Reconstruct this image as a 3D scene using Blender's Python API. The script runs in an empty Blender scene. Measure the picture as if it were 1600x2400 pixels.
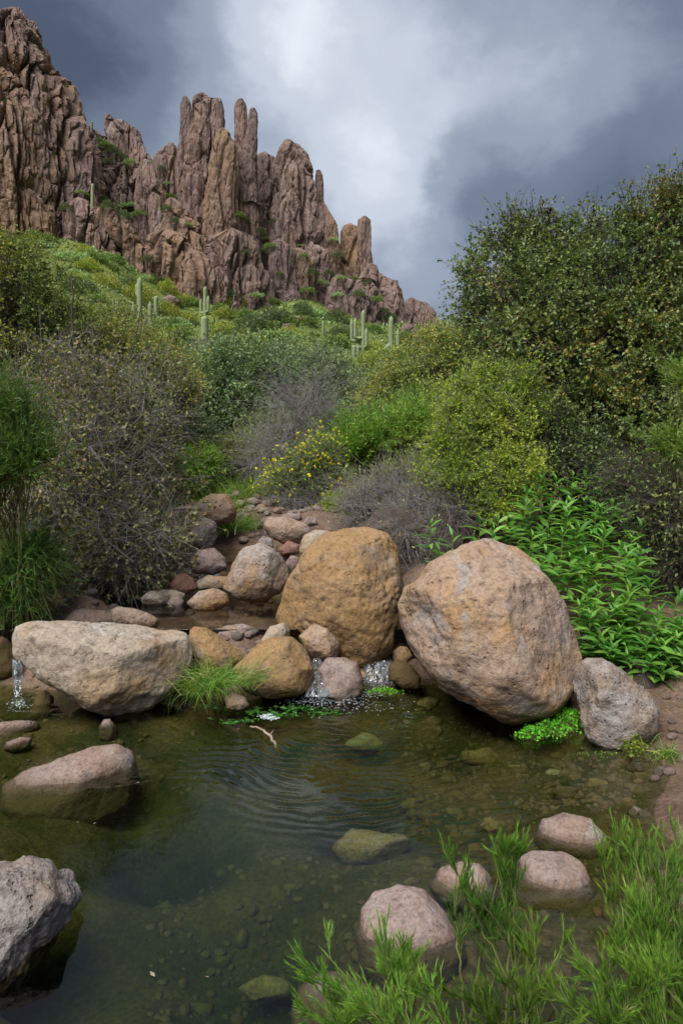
import bpy, math, numpy as np
from mathutils import Vector, Matrix
from mathutils.bvhtree import BVHTree

# ------------------------------------------------------------------ camera
CAMH, FPX = 1.9, 1600.0
PITCH = math.atan(200/1600)
scene = bpy.context.scene
col = scene.collection
cam_d = bpy.data.cameras.new('camera'); cam = bpy.data.objects.new('camera', cam_d); col.objects.link(cam)
cam_d.sensor_fit = 'VERTICAL'; cam_d.sensor_height = 36; cam_d.lens = 24
cam_d.clip_start = 0.05; cam_d.clip_end = 5000
cam.location = (0, 0, CAMH); cam.rotation_euler = (math.pi/2-PITCH, 0, 0)
scene.camera = cam
scene.view_settings.view_transform = 'Standard'; scene.view_settings.look = 'None'
scene.view_settings.gamma = 1; scene.view_settings.use_curve_mapping = False
scene.view_settings.exposure = 2.04
cy = scene.cycles
cy.max_bounces = 8; cy.diffuse_bounces = 3; cy.glossy_bounces = 3; cy.transmission_bounces = 4
cy.transparent_max_bounces = 12; cy.volume_bounces = 0; cy.caustics_reflective = False; cy.caustics_refractive = False
cy.use_denoising = True; cy.sample_clamp_indirect = 5

def ray(x, y):
    a, b = (x-800)/FPX, -(y-1200)/FPX
    c, s = math.cos(PITCH), math.sin(PITCH)
    return np.array([a, c+b*s, -s+b*c])
def P(x, y, Y):                 # point of the photograph's pixel at forward distance Y (metres)
    r = ray(x, y); return np.array([0, 0, CAMH])+r*(Y/r[1])
def G(x, y, z=0.0):             # the same at height z
    r = ray(x, y); return np.array([0, 0, CAMH])+r*((z-CAMH)/r[2])
K = 1600/1568                   # points read off a 1568 px wide view
def q(l): return [(a*K, b*K) for a, b in l]
def c5(l): return [(a/1.96, 1100+b/1.96) for a, b in l]
def c6(l): return [(800+a/1.96, 1100+b/1.96) for a, b in l]
def c7(l): return [(a/1.96, 1600+b/1.96) for a, b in l]
def c8(l): return [(800+a/1.96, 1600+b/1.96) for a, b in l]

# ------------------------------------------------------------------ node helpers
class NT:
    def __init__(s, nt): s.t = nt; nt.nodes.clear()
    def n(s, kind, **kw):
        nd = s.t.nodes.new(kind)
        ins = kw.pop('i', {})
        for k, v in kw.items(): setattr(nd, k, v)
        for k, v in ins.items(): s.put(nd.inputs[k], v)
        return nd
    def put(s, sock, v):
        if isinstance(v, bpy.types.NodeSocket): s.t.links.new(v, sock)
        elif isinstance(v, bpy.types.Node): s.t.links.new(v.outputs[0], sock)
        else:
            if sock.type == 'RGBA' and len(v) == 3: v = (*v, 1)
            sock.default_value = v
    def math(s, op, a, b=0.0, c=0.0, clamp=False):
        nd = s.n('ShaderNodeMath', operation=op, use_clamp=clamp)
        for k, v in enumerate((a, b, c)): s.put(nd.inputs[k], v)
        return nd.outputs[0]
    def vmath(s, op, a, b=(0, 0, 0)):
        nd = s.n('ShaderNodeVectorMath', operation=op)
        s.put(nd.inputs[0], a); s.put(nd.inputs[1], b)
        return nd.outputs['Value'] if op == 'DOT_PRODUCT' else nd.outputs[0]
    def mix(s, fac, a, b, mode='MIX'):
        nd = s.n('ShaderNodeMix', data_type='RGBA', blend_type=mode)
        s.put(nd.inputs[0], fac); s.put(nd.inputs[6], a); s.put(nd.inputs[7], b)
        return nd.outputs[2]
    def ramp(s, fac, stops, interp='LINEAR'):
        nd = s.n('ShaderNodeValToRGB'); cr = nd.color_ramp; cr.interpolation = interp
        while len(cr.elements) < len(stops): cr.elements.new(0.5)
        for e, (p, c) in zip(cr.elements, stops):
            e.position = p; e.color = (*c, 1) if len(c) == 3 else (c[0],)*3+(1,)
        s.put(nd.inputs[0], fac); return nd.outputs[0]
    def noise(s, vec, scale, detail=5, rough=.55, dist=0.0, col=False):
        nd = s.n('ShaderNodeTexNoise', i={'Scale': scale, 'Detail': detail, 'Roughness': rough, 'Distortion': dist})
        if vec is not None: s.put(nd.inputs['Vector'], vec)
        return nd.outputs['Color' if col else 0]
    def mapr(s, v, a, b, c=0.0, d=1.0):
        nd = s.n('ShaderNodeMapRange', i={0: v, 1: a, 2: b, 3: c, 4: d}); return nd.outputs[0]

# ------------------------------------------------------------------ sky: broken overcast over a pale blue sky
SUN_EL, SUN_AZ = math.radians(58), math.atan2(-0.55, -0.80)
world = bpy.data.worlds.new('World'); scene.world = world; world.use_nodes = True
def build_world():
    w = NT(world.node_tree)
    d = w.n('ShaderNodeTexCoord').outputs['Generated']
    sky = w.n('ShaderNodeTexSky', sky_type='NISHITA', sun_disc=False, sun_elevation=SUN_EL, sun_rotation=SUN_AZ)
    # the direction, roughened so that the cloud edges turn wispy
    st = w.n('ShaderNodeMapping', i={'Vector': d, 'Rotation': (0, -0.35, 0), 'Scale': (1, 1, 1.45)}).outputs[0]
    nz = w.noise(st, 3.6, 8, .6, 0, col=True)
    off = w.n('ShaderNodeVectorMath', operation='SCALE', i={0: w.vmath('SUBTRACT', nz, (.5, .5, .5)), 3: .26}).outputs[0]
    dd = w.vmath('NORMALIZE', w.vmath('ADD', d, off))
    base = w.noise(st, 2.6, 8, .58, 0)
    soft = w.noise(w.vmath('ADD', d, (3.1, 1.7, .4)), 1.5, 3, .5)
    tot = w.math('ADD', w.math('MULTIPLY', w.math('SUBTRACT', base, .5), .60), w.math('MULTIPLY', w.math('SUBTRACT', soft, .5), .30))
    lobes = [(720, 330, 14, .10), (330, 420, 60, .06), (700, 60, 300, .11), (740, 110, 700, .15), (900, 260, 30, .07), (830, 200, 160, .10), (900, 330, 300, .06), (860, 430, 500, .05), (930, 480, 300, .08), (1010, 60, 300, .05), (930, 590, 110, .15),
             (1450, 130, 110, .13), (1250, 230, 260, .09), (1550, 330, 190, -.19), (1300, 430, 260, -.16), (1130, 440, 500, -.10), (1500, 0, 260, -.20), (1180, 150, 300, -.11),
             (0, 20, 120, -.24), (60, 260, 130, -.10), (330, 190, 200, -.07), (520, 60, 260, .02), (1500, 480, 200, -.04)]
    for x, y, k, a in lobes:
        c = ray(x, y); c /= np.linalg.norm(c)
        dot = w.vmath('DOT_PRODUCT', dd, tuple(c))
        g = w.math('EXPONENT', w.math('MULTIPLY', w.math('SUBTRACT', dot, 1.0), float(k)))
        tot = w.math('ADD', tot, w.math('MULTIPLY', g, a))
    v = w.math('ADD', tot, .45, clamp=True)
    cl = w.ramp(v, [(0, (.040, .052, .080)), (.22, (.072, .093, .142)), (.42, (.158, .193, .268)), (.60, (.29, .342, .435)), (.80, (.55, .60, .69)), (1, (.76, .81, .88))], 'EASE')
    blue = w.n('ShaderNodeVectorMath', operation='SCALE', i={0: sky.outputs[0], 3: .08}).outputs[0]
    c = w.mix(.93, blue, cl)
    bg = w.n('ShaderNodeBackground', i={'Color': c, 'Strength': .275})
    w.n('ShaderNodeOutputWorld', i={'Surface': bg.outputs[0]})
build_world()
sun_d = bpy.data.lights.new('sun', 'SUN'); sun_d.energy = 1.5; sun_d.angle = math.radians(48); sun_d.color = (1, .955, .89)
sun = bpy.data.objects.new('sun', sun_d); col.objects.link(sun); sun.location = (-20, -30, 60)
_sv = Vector((math.sin(SUN_AZ)*math.cos(SUN_EL), math.cos(SUN_AZ)*math.cos(SUN_EL), math.sin(SUN_EL)))
sun.rotation_euler = _sv.to_track_quat('Z', 'Y').to_euler()

# ------------------------------------------------------------------ numpy noise
def _hash(ix, iy, iz, s):
    h = (ix.astype(np.int64)*374761393+iy.astype(np.int64)*668265263+iz.astype(np.int64)*2147483647+s*1274126177) & 0xffffffff
    h = ((h ^ (h >> 13))*1274126177) & 0xffffffff
    h = ((h ^ (h >> 16))*2246822519) & 0xffffffff
    return ((h ^ (h >> 15)) & 0xffffff)/float(0xffffff)
def vnoise(p, s=0):
    i = np.floor(p); f = p-i; f = f*f*f*(f*(f*6-15)+10)
    i = i.astype(np.int64); r = 0
    for dx in (0, 1):
        wx = f[:, 0] if dx else 1-f[:, 0]
        for dy in (0, 1):
            wy = f[:, 1] if dy else 1-f[:, 1]
            for dz in (0, 1):
                wz = f[:, 2] if dz else 1-f[:, 2]
                r = r+wx*wy*wz*_hash(i[:, 0]+dx, i[:, 1]+dy, i[:, 2]+dz, s)
    return r*2-1
def fbm(p, o=4, s=0, g=.5):
    r, a = 0, 1.0
    for k in range(o): r = r+a*vnoise(p*(2.03**k)+k*17.3, s+k); a *= g
    return r
def ridged(p, o=4, s=0):
    r, a = 0, 1.0
    for k in range(o): r = r+a*(1-2*np.abs(vnoise(p*(2.1**k)+k*11.7, s+k))); a *= .5
    return r
def worley(p, s=0):
    i = np.floor(p).astype(np.int64); f1 = np.full(len(p), 9.); f2 = np.full(len(p), 9.)
    for dx in (-1, 0, 1):
        for dy in (-1, 0, 1):
            for dz in (-1, 0, 1):
                c = i+np.array([dx, dy, dz])
                d = np.sqrt((c[:, 0]+_hash(c[:, 0], c[:, 1], c[:, 2], s)-p[:, 0])**2+(c[:, 1]+_hash(c[:, 0], c[:, 1], c[:, 2], s+7)-p[:, 1])**2+(c[:, 2]+_hash(c[:, 0], c[:, 1], c[:, 2], s+13)-p[:, 2])**2)
                f2 = np.minimum(f2, np.maximum(f1, d)); f1 = np.minimum(f1, d)
    return f1, f2
def sstep(a, b, x):
    t = np.clip((np.asarray(x, float)-a)/(b-a), 0, 1); return t*t*(3-2*t)
def nrm(v): return v/np.maximum(np.linalg.norm(v, axis=-1, keepdims=True), 1e-9)

# ------------------------------------------------------------------ object helpers
def mesh_np(name, V, F, mat, smooth=True, tint=None):
    me = bpy.data.meshes.new(name)
    V = np.asarray(V, np.float32).reshape(-1, 3); F = np.asarray(F, np.int32); k = F.shape[1]
    me.vertices.add(len(V)); me.vertices.foreach_set('co', V.ravel())
    me.loops.add(F.size); me.loops.foreach_set('vertex_index', F.ravel())
    me.polygons.add(len(F)); me.polygons.foreach_set('loop_start', np.arange(0, F.size, k, dtype=np.int32))
    me.polygons.foreach_set('use_smooth', np.full(len(F), smooth))
    if tint is not None:
        at = me.attributes.new('tint', 'FLOAT', 'POINT'); at.data.foreach_set('value', np.asarray(tint, np.float32))
    me.materials.append(mat); me.update(calc_edges=True)
    return me
def link(name, me, parent=None, loc=None):
    o = bpy.data.objects.new(name, me); col.objects.link(o)
    if loc is not None: o.location = loc
    if parent is not None: o.parent = parent
    return o
def tag(o, label=None, cat=None, group=None, kind=None):
    if label: o['label'] = label
    if cat: o['category'] = cat
    if group: o['group'] = group
    if kind: o['kind'] = kind
    return o
def empty(name, loc): 
    o = bpy.data.objects.new(name, None); col.objects.link(o); o.location = loc; o.empty_display_size = .1
    return o

# ------------------------------------------------------------------ materials
def new_mat(name):
    m = bpy.data.materials.new(name); m.use_nodes = True
    return m, NT(m.node_tree)
def finish(w, shader, disp=None):
    w.n('ShaderNodeOutputMaterial', i={'Surface': shader})
def rock_mat(name, base, warm, grey, dark, scale=1.0, bump=.6, stretch=1.0, rough=.88, warm_lo=.45, grey_lo=.52, wet=None, bdist=.02, pits=.5):
    """base colour broken up by iron-stained, bleached and dark mineral patches"""
    m, w = new_mat(name)
    co = w.n('ShaderNodeTexCoord').outputs['Object']
    rnd = w.n('ShaderNodeObjectInfo').outputs['Random']
    co = w.vmath('ADD', co, w.n('ShaderNodeVectorMath', operation='SCALE', i={0: (37., 17., 53.), 3: rnd}).outputs[0])
    co = w.n('ShaderNodeMapping', i={'Vector': co, 'Scale': (1, 1, stretch)}).outputs[0]
    n1 = w.noise(co, 1.3*scale, 6, .6, .4); n2 = w.noise(w.vmath('ADD', co, (5, 9, 2)), 2.2*scale, 6, .62, .3)
    n3 = w.noise(co, 26*scale, 4, .65); n4 = w.noise(w.vmath('ADD', co, (1, 2, 7)), 7*scale, 5, .6)
    c = w.mix(w.mapr(n1, warm_lo, warm_lo+.18), base, warm)
    c = w.mix(w.mapr(n2, grey_lo, grey_lo+.14), c, grey)
    c = w.mix(w.math('MULTIPLY', w.mapr(n4, .54, .70), .75), c, dark)
    c = w.mix(1.0, c, w.ramp(n3, [(.30, (.62, .60, .58)), (.5, (1, 1, 1)), (.72, (1.28, 1.27, 1.25))]), 'MULTIPLY')
    vo = w.n('ShaderNodeTexVoronoi', i={'Vector': co, 'Scale': 17*scale, 'Randomness': 1.0}).outputs[0]
    pit = w.mapr(vo, .10, .34, 0, 1)
    pit = w.math('MAXIMUM', pit, w.mapr(n4, .62, .5))          # pits only in some patches
    h = w.math('ADD', w.math('MULTIPLY', n3, .55), w.math('ADD', w.math('MULTIPLY', n4, .9), w.math('MULTIPLY', pit, pits)))
    bp = w.n('ShaderNodeBump', i={'Strength': bump, 'Distance': bdist, 'Height': h})
    r = rough
    if wet is not None:      # wet rock just above a waterline is darker and shinier
        gz = w.n('ShaderNodeSeparateXYZ', i={0: w.n('ShaderNodeNewGeometry').outputs['Position']}).outputs[2]
        f = w.mapr(w.math('ADD', gz, w.math('MULTIPLY', w.math('SUBTRACT', n4, .5), .06)), wet+.03, wet-.01)
        c = w.mix(f, c, w.mix(1.0, c, (.50, .44, .36), 'MULTIPLY'))
        c = w.mix(w.mapr(w.math('ADD', gz, w.math('MULTIPLY', w.math('SUBTRACT', n4, .5), .04)), wet-.005, wet-.035, 0, .85), c, (.075, .055, .018))   # algae below the waterline; r = w.mapr(f, 0, 1, rough, .35)
    b = w.n('ShaderNodeBsdfPrincipled', i={'Base Color': c, 'Roughness': r, 'Normal': bp.outputs[0], 'Specular IOR Level': .3})
    finish(w, b.outputs[0]); return m
def leaf_mat(name, stops, trans=.35, rough=.55, spec=.35):
    m, w = new_mat(name)
    t = w.n('ShaderNodeAttribute', attribute_name='tint').outputs['Fac']
    rnd = w.n('ShaderNodeObjectInfo').outputs['Random']
    c = w.ramp(t, [(p, tuple(min(.7, 1.58*v) for v in cc)) for p, cc in stops])
    hv = w.n('ShaderNodeHueSaturation', i={'Hue': w.mapr(rnd, 0, 1, .488, .512), 'Value': w.mapr(rnd, 0, 1, .85, 1.15), 'Color': c}).outputs[0]
    b = w.n('ShaderNodeBsdfPrincipled', i={'Base Color': hv, 'Roughness': rough, 'Specular IOR Level': spec})
    tr = w.n('ShaderNodeBsdfTranslucent', i={'Color': w.mix(1.0, hv, (1.1, 1.2, .6), 'MULTIPLY')})
    mx = w.n('ShaderNodeMixShader', i={0: trans}); w.put(mx.inputs[1], b.outputs[0]); w.put(mx.inputs[2], tr.outputs[0])
    finish(w, mx.outputs[0]); return m
def bark_mat(name, a, b_):
    m, w = new_mat(name)
    co = w.n('ShaderNodeTexCoord').outputs['Object']
    c = w.ramp(w.noise(co, 9, 4, .6), [(.3, a), (.7, b_)])
    finish(w, w.n('ShaderNodeBsdfPrincipled', i={'Base Color': c, 'Roughness': .85, 'Specular IOR Level': .2}).outputs[0]); return m
def plain(name, c, rough=.7, spec=.3):
    m, w = new_mat(name)
    n = w.noise(w.n('ShaderNodeTexCoord').outputs['Object'], 30, 3)
    cc = w.mix(1.0, c, w.ramp(n, [(.3, (.75,)*3), (.7, (1.2,)*3)]), 'MULTIPLY')
    finish(w, w.n('ShaderNodeBsdfPrincipled', i={'Base Color': cc, 'Roughness': rough, 'Specular IOR Level': spec}).outputs[0]); return m

M = {}
M['tan'] = rock_mat('tan_boulder', (.285, .210, .160), (.31, .19, .088), (.275, .24, .22), (.125, .080, .062), 1.5, 1.0, wet=.0)
M['ochre'] = rock_mat('ochre_boulder', (.255, .158, .072), (.28, .19, .11), (.215, .165, .12), (.11, .066, .035), 1.6, .8, wet=.0, warm_lo=.5)
M['pale'] = rock_mat('pale_boulder', (.30, .25, .20), (.24, .16, .085), (.34, .31, .28), (.10, .076, .056), 1.6, .8, wet=.0)
M['pink'] = rock_mat('pinkish_grey_stone', (.235, .180, .165), (.215, .150, .118), (.26, .222, .212), (.10, .073, .064), 2.4, .7, wet=.0)
M['grey'] = rock_mat('grey_rough_stone', (.225, .198, .188), (.225, .165, .12), (.285, .265, .255), (.085, .07, .064), 2.6, 1.0, wet=.0, pits=.9)
M['red'] = rock_mat('red_brown_stone', (.20, .105, .08), (.17, .10, .07), (.26, .18, .15), (.09, .05, .04), 2.5, .6, wet=.3)
M['dark'] = rock_mat('dark_bank_stone', (.066, .052, .046), (.08, .058, .044), (.10, .085, .078), (.03, .026, .022), 2.5, 1.0)
M['sunk'] = rock_mat('algae_stained_stone', (.21, .145, .060), (.16, .095, .038), (.22, .175, .095), (.07, .06, .022), 2.2, .5)
M['sunkpale'] = rock_mat('pale_sunken_stone', (.25, .19, .10), (.20, .14, .065), (.25, .21, .13), (.09, .075, .035), 2.0, .5)
M['cliff'] = rock_mat('weathered_tuff', (.190, .132, .118), (.235, .158, .106), (.27, .215, .20), (.080, .056, .050), .12, .9, stretch=.35, rough=.95, bdist=.35, pits=.8, warm_lo=.50, grey_lo=.56)
M['cliffwarm'] = rock_mat('weathered_orange_tuff', (.205, .138, .104), (.265, .168, .098), (.25, .195, .175), (.085, .058, .046), .12, .9, stretch=.4, rough=.95, bdist=.35, pits=.8, warm_lo=.47, grey_lo=.58)
M['cliffgrey'] = rock_mat('weathered_mauve_tuff', (.165, .118, .110), (.205, .140, .108), (.235, .188, .182), (.072, .052, .050), .12, .9, stretch=.3, rough=.95, bdist=.35, pits=.8, warm_lo=.54, grey_lo=.58)
M['twig'] = bark_mat('grey_twigs', (.13, .118, .112), (.28, .265, .255))
M['twigdark'] = bark_mat('dark_twigs', (.045, .038, .033), (.11, .095, .085))
M['twigpale'] = bark_mat('bleached_twigs', (.17, .16, .16), (.30, .285, .28))
M['stemgreen'] = bark_mat('green_stems', (.10, .13, .04), (.22, .22, .08))
M['oakleaf'] = leaf_mat('oak_leaves', [(0, (.042, .070, .024)), (.45, (.090, .130, .036)), (.86, (.155, .185, .046)), (.97, (.20, .18, .035)), (1, (.23, .15, .035))], .25, .45, .5)
M['scrubleaf'] = leaf_mat('dull_scrub_leaves', [(0, (.040, .052, .025)), (.45, (.095, .108, .048)), (.80, (.18, .178, .075)), (1, (.24, .195, .08))], .25, .6)
M['greyleaf'] = leaf_mat('grey_green_leaves', [(0, (.058, .092, .042)), (.5, (.102, .152, .064)), (1, (.18, .22, .095))], .25, .6)
M['oliveleaf'] = leaf_mat('olive_leaves', [(0, (.070, .098, .024)), (.5, (.130, .172, .038)), (.92, (.22, .235, .055)), (1, (.29, .23, .05))], .3, .6)
M['limeleaf'] = leaf_mat('yellow_green_leaves', [(0, (.055, .10, .012)), (.5, (.13, .195, .018)), (1, (.27, .30, .04))], .35, .55)
M['broom'] = leaf_mat('broom_needles', [(0, (.035, .085, .012)), (.5, (.085, .185, .018)), (.9, (.19, .30, .045)), (1, (.27, .30, .08))], .35, .5)
M['broomdark'] = leaf_mat('dark_broom_needles', [(0, (.015, .045, .008)), (.5, (.035, .10, .012)), (1, (.08, .18, .025))], .3, .5)
M['grass'] = leaf_mat('grass_blades', [(0, (.04, .095, .015)), (.55, (.095, .20, .025)), (.88, (.19, .27, .05)), (1, (.30, .27, .11))], .35, .5)
M['herb'] = leaf_mat('lance_leaves', [(0, (.034, .10, .017)), (.5, (.070, .185, .028)), (1, (.16, .28, .05))], .4, .45, .5)
M['cress'] = leaf_mat('cress_leaves', [(0, (.045, .16, .01)), (.5, (.08, .27, .015)), (1, (.17, .36, .03))], .35, .5)
M['flower'] = leaf_mat('yellow_petals', [(0, (.50, .34, .01)), (1, (.72, .55, .03))], .3, .6)
M['hill1'] = leaf_mat('hill_green_leaves', [(0, (.050, .080, .022)), (.5, (.100, .148, .040)), (1, (.18, .225, .075))], .3, .7)
M['hill2'] = leaf_mat('hill_yellowgreen_leaves', [(0, (.09, .115, .02)), (.5, (.17, .20, .032)), (1, (.27, .28, .06))], .3, .7)
M['hill3'] = leaf_mat('hill_silver_leaves', [(0, (.11, .16, .065)), (.5, (.19, .27, .115)), (1, (.28, .36, .18))], .3, .7)
M['hill4'] = leaf_mat('hill_dark_leaves', [(0, (.03, .05, .02)), (.5, (.06, .085, .035)), (1, (.11, .13, .06))], .3, .7)
M['wood'] = bark_mat('driftwood', (.16, .12, .09), (.33, .27, .22))
# ------------------------------------------------------------------ terrain
CTRL = [  # (pixel x, pixel y, ground height)
 (760,1640,-.38),(600,1760,-.45),(600,1900,-.55),(400,2100,-.50),(600,2350,-.42),(850,2000,-.48),(850,1830,-.45),(1080,1800,-.24),(1250,1850,-.16),(1200,1730,-.22),(1330,1800,-.14),
 (1420,1900,-.07),(200,1790,-.10),(110,1830,-.09),(260,1770,-.12),(360,1800,-.3),(60,1860,-.12),(100,1930,-.35),(300,1950,-.42),(120,2380,-.35),(60,1660,-.22),(400,1710,-.34),(1100,1950,-.22),(1000,1700,-.32),(1450,1800,-.05),(500,1660,-.3),(1000,1620,-.3),
 (300,1620,-.2),(900,1600,-.25),(1200,1640,-.12),
 (1480,1730,.05),(1380,1640,.08),(1650,1900,.05),(1700,2100,.12),(1600,2350,.05),(1300,2330,-.06),(1150,2280,-.12),(1000,2350,-.15),(1350,2050,-.05),(1200,2050,-.12),
 (-60,1700,-.2),(0,1730,-.22),(0,1690,-.2),(-120,1800,-.15),(-200,1750,.15),(-200,2000,.1),(-200,2350,.1),(-60,2200,-.2),
 (60,1560,.0),(-100,1560,.4),(240,1540,.12),(480,1560,.12),(640,1560,.1),(780,1535,.05),(860,1540,.02),(960,1510,.12),(1100,1480,.35),
 (350,1440,.08),(480,1440,.04),(580,1440,.04),(640,1420,.1),(560,1400,.08),(420,1405,.16),(250,1425,.2),(150,1425,.33),(330,1420,.16),(60,1430,.42),(-100,1420,.6),
 (480,1345,.46),(520,1320,.5),(430,1300,.62),(680,1300,.5),(620,1260,.62),(560,1230,.72),(620,1200,.8),(740,1200,.86),(560,1160,.92),(640,1140,1.0),(450,1180,.95),
 (200,1370,.6),(50,1330,.8),(200,1250,.9),(300,1150,1.1),
]
CTRLD = [  # (pixel x, pixel y, forward distance)
 (0,1200,7.5),(-200,1250,7),(1570,1790,3.7),(1600,1700,3.95),(1560,1640,4.35),(1640,1570,4.7),(1480,1570,4.95),(1560,1520,5.0),(1300,1440,5.6),(1450,1440,5.5),(1620,1440,5.5),(1300,1300,6.6),(1500,1290,6.8),(1720,1300,7),(1000,1320,6.2),(1000,1230,7.5),(880,1200,8),(1150,1310,6.3),(1100,1150,9),(1400,1170,8.5),(800,1130,10),(1900,1500,6),(1800,1900,3.05),(1900,2100,2.7),(2000,1800,3.6),
]
_cw = np.array([G(x, y, z) for x, y, z in CTRL]+[P(*c) for c in CTRLD]+[np.array([x, y, z+.015*math.sin(14*x+y)]) for x in np.arange(-2.25, -.34, .11) for y, z in ((5.06, .39), (5.17, .39), (4.93, .22))]+[np.array([x, y, z]) for x in np.arange(-3.0, .75, .12) for y, z in ((4.76, -.06), (4.62, -.16))]+[np.array([x, y, z]) for x in np.arange(-.25, .75, .12) for y, z in ((5.0, .06), (5.2, .2))]+[np.array([x, 5.0, .05]) for x in (-2.4, -2.5, -2.6, -2.75)]) 
_bx = np.array([-.5625, -.5, -.44, -.375, -.34, -.28, -.23, -.06, .06, .14, .31, .5]); 
_bs = (1000-np.array([535, 545, 550, 565, 585, 640, 700, 715, 760, 778, 850, 900]))/1600
def ground(x, y, detail=True):
    x = np.atleast_1d(np.asarray(x, float)); y = np.atleast_1d(np.asarray(y, float))
    zn = np.zeros_like(x)
    for a in range(0, len(x), 20000):
        d2 = (x[a:a+20000, None]-_cw[:, 0])**2+(y[a:a+20000, None]-_cw[:, 1])**2+.02
        w = d2**-1.7; zn[a:a+20000] = (w*_cw[:, 2]).sum(1)/w.sum(1)
    zn = np.where(y < 1.2, zn*sstep(-3, 1.2, y)+(1-sstep(-3, 1.2, y))*.15, zn)
    yy = np.maximum(y, 4); u = np.clip(x/yy, -1.2, 1.0)
    s = np.interp(u, _bx, _bs); t = np.clip((yy-14)/116, 0, 1)
    e = -.05+(s+.05)*t**.62
    zf = np.where(yy > 130, CAMH+130*s+0*yy, CAMH+yy*e)
    k = sstep(9.5, 17, y)
    z = zn*(1-k)+zf*k
    if detail:
        p = np.stack([x, y, 0*x], 1)
        z = z+.025*fbm(p*2.2, 3, 5)*(1-k)+k*(.10+.006*np.clip(yy, 0, 140))*fbm(p*.16, 4, 9)
    return z
def build_ground():
    A = np.concatenate([np.radians(np.linspace(-62, 62, 270)), np.radians(np.linspace(62, 298, 60))[1:-1]])
    R = np.concatenate([np.linspace(.25, .8, 4)[:-1], np.geomspace(.8, 9, 185)[:-1], np.geomspace(9, 1500, 125)])
    a, r = np.meshgrid(A, R); x = (np.sin(a)*r).ravel(); y = (np.cos(a)*r).ravel()
    z = ground(x, y); n = len(A)
    V = np.stack([x, y, z], 1)
    i, j = np.meshgrid(np.arange(len(R)-1), np.arange(n), indexing='ij'); j2 = (j+1) % n
    F = np.stack([i*n+j, i*n+j2, (i+1)*n+j2, (i+1)*n+j], -1).reshape(-1, 4)[:, ::-1]
    green = sstep(10, 18, y)
    m, w = new_mat('creek_ground')
    co = w.n('ShaderNodeTexCoord').outputs['Object']; g = w.n('ShaderNodeAttribute', attribute_name='tint').outputs['Fac']
    pz = w.n('ShaderNodeSeparateXYZ', i={0: w.n('ShaderNodeNewGeometry').outputs['Position']}).outputs[2]
    n1 = w.noise(co, 3, 6, .6); n2 = w.noise(co, 40, 4, .65); n3 = w.noise(co, .12, 6, .6, .6); n4 = w.noise(co, 1.6, 5, .65)
    soil = w.mix(w.mapr(n1, .35, .65), (.075, .050, .038), (.15, .105, .080))
    soil = w.mix(1.0, soil, w.ramp(n2, [(.3, (.6, .6, .6)), (.7, (1.5, 1.45, 1.4))]), 'MULTIPLY')
    silt = w.mix(w.mapr(n1, .40, .62), (.045, .038, .012), (.10, .068, .027))
    silt = w.mix(w.mapr(n4, .50, .68), silt, (.020, .036, .008))
    silt = w.mix(1.0, silt, w.ramp(n2, [(.3, (.6, .6, .6)), (.7, (1.5, 1.5, 1.4))]), 'MULTIPLY')
    c = w.mix(w.mapr(pz, .02, -.03), soil, silt)
    hill = w.ramp(n3, [(.30, (.060, .088, .024)), (.45, (.10, .14, .034)), (.58, (.14, .160, .042)), (.72, (.09, .115, .040))])
    hill = w.mix(w.mapr(n4, .55, .72), hill, (.045, .065, .020))
    c = w.mix(g, c, hill)
    bp = w.n('ShaderNodeBump', i={'Strength': .8, 'Distance': .02, 'Height': w.math('ADD', n2, n4)})
    finish(w, w.n('ShaderNodeBsdfPrincipled', i={'Base Color': c, 'Roughness': .95, 'Specular IOR Level': .15, 'Normal': bp.outputs[0]}).outputs[0])
    o = link('ground', mesh_np('ground', V, F, m, True, green)); tag(o, 'creek bed, banks and green hillside rising to the cliffs', None, None, 'structure')
    return V, F
GV, GF = build_ground()

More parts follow.
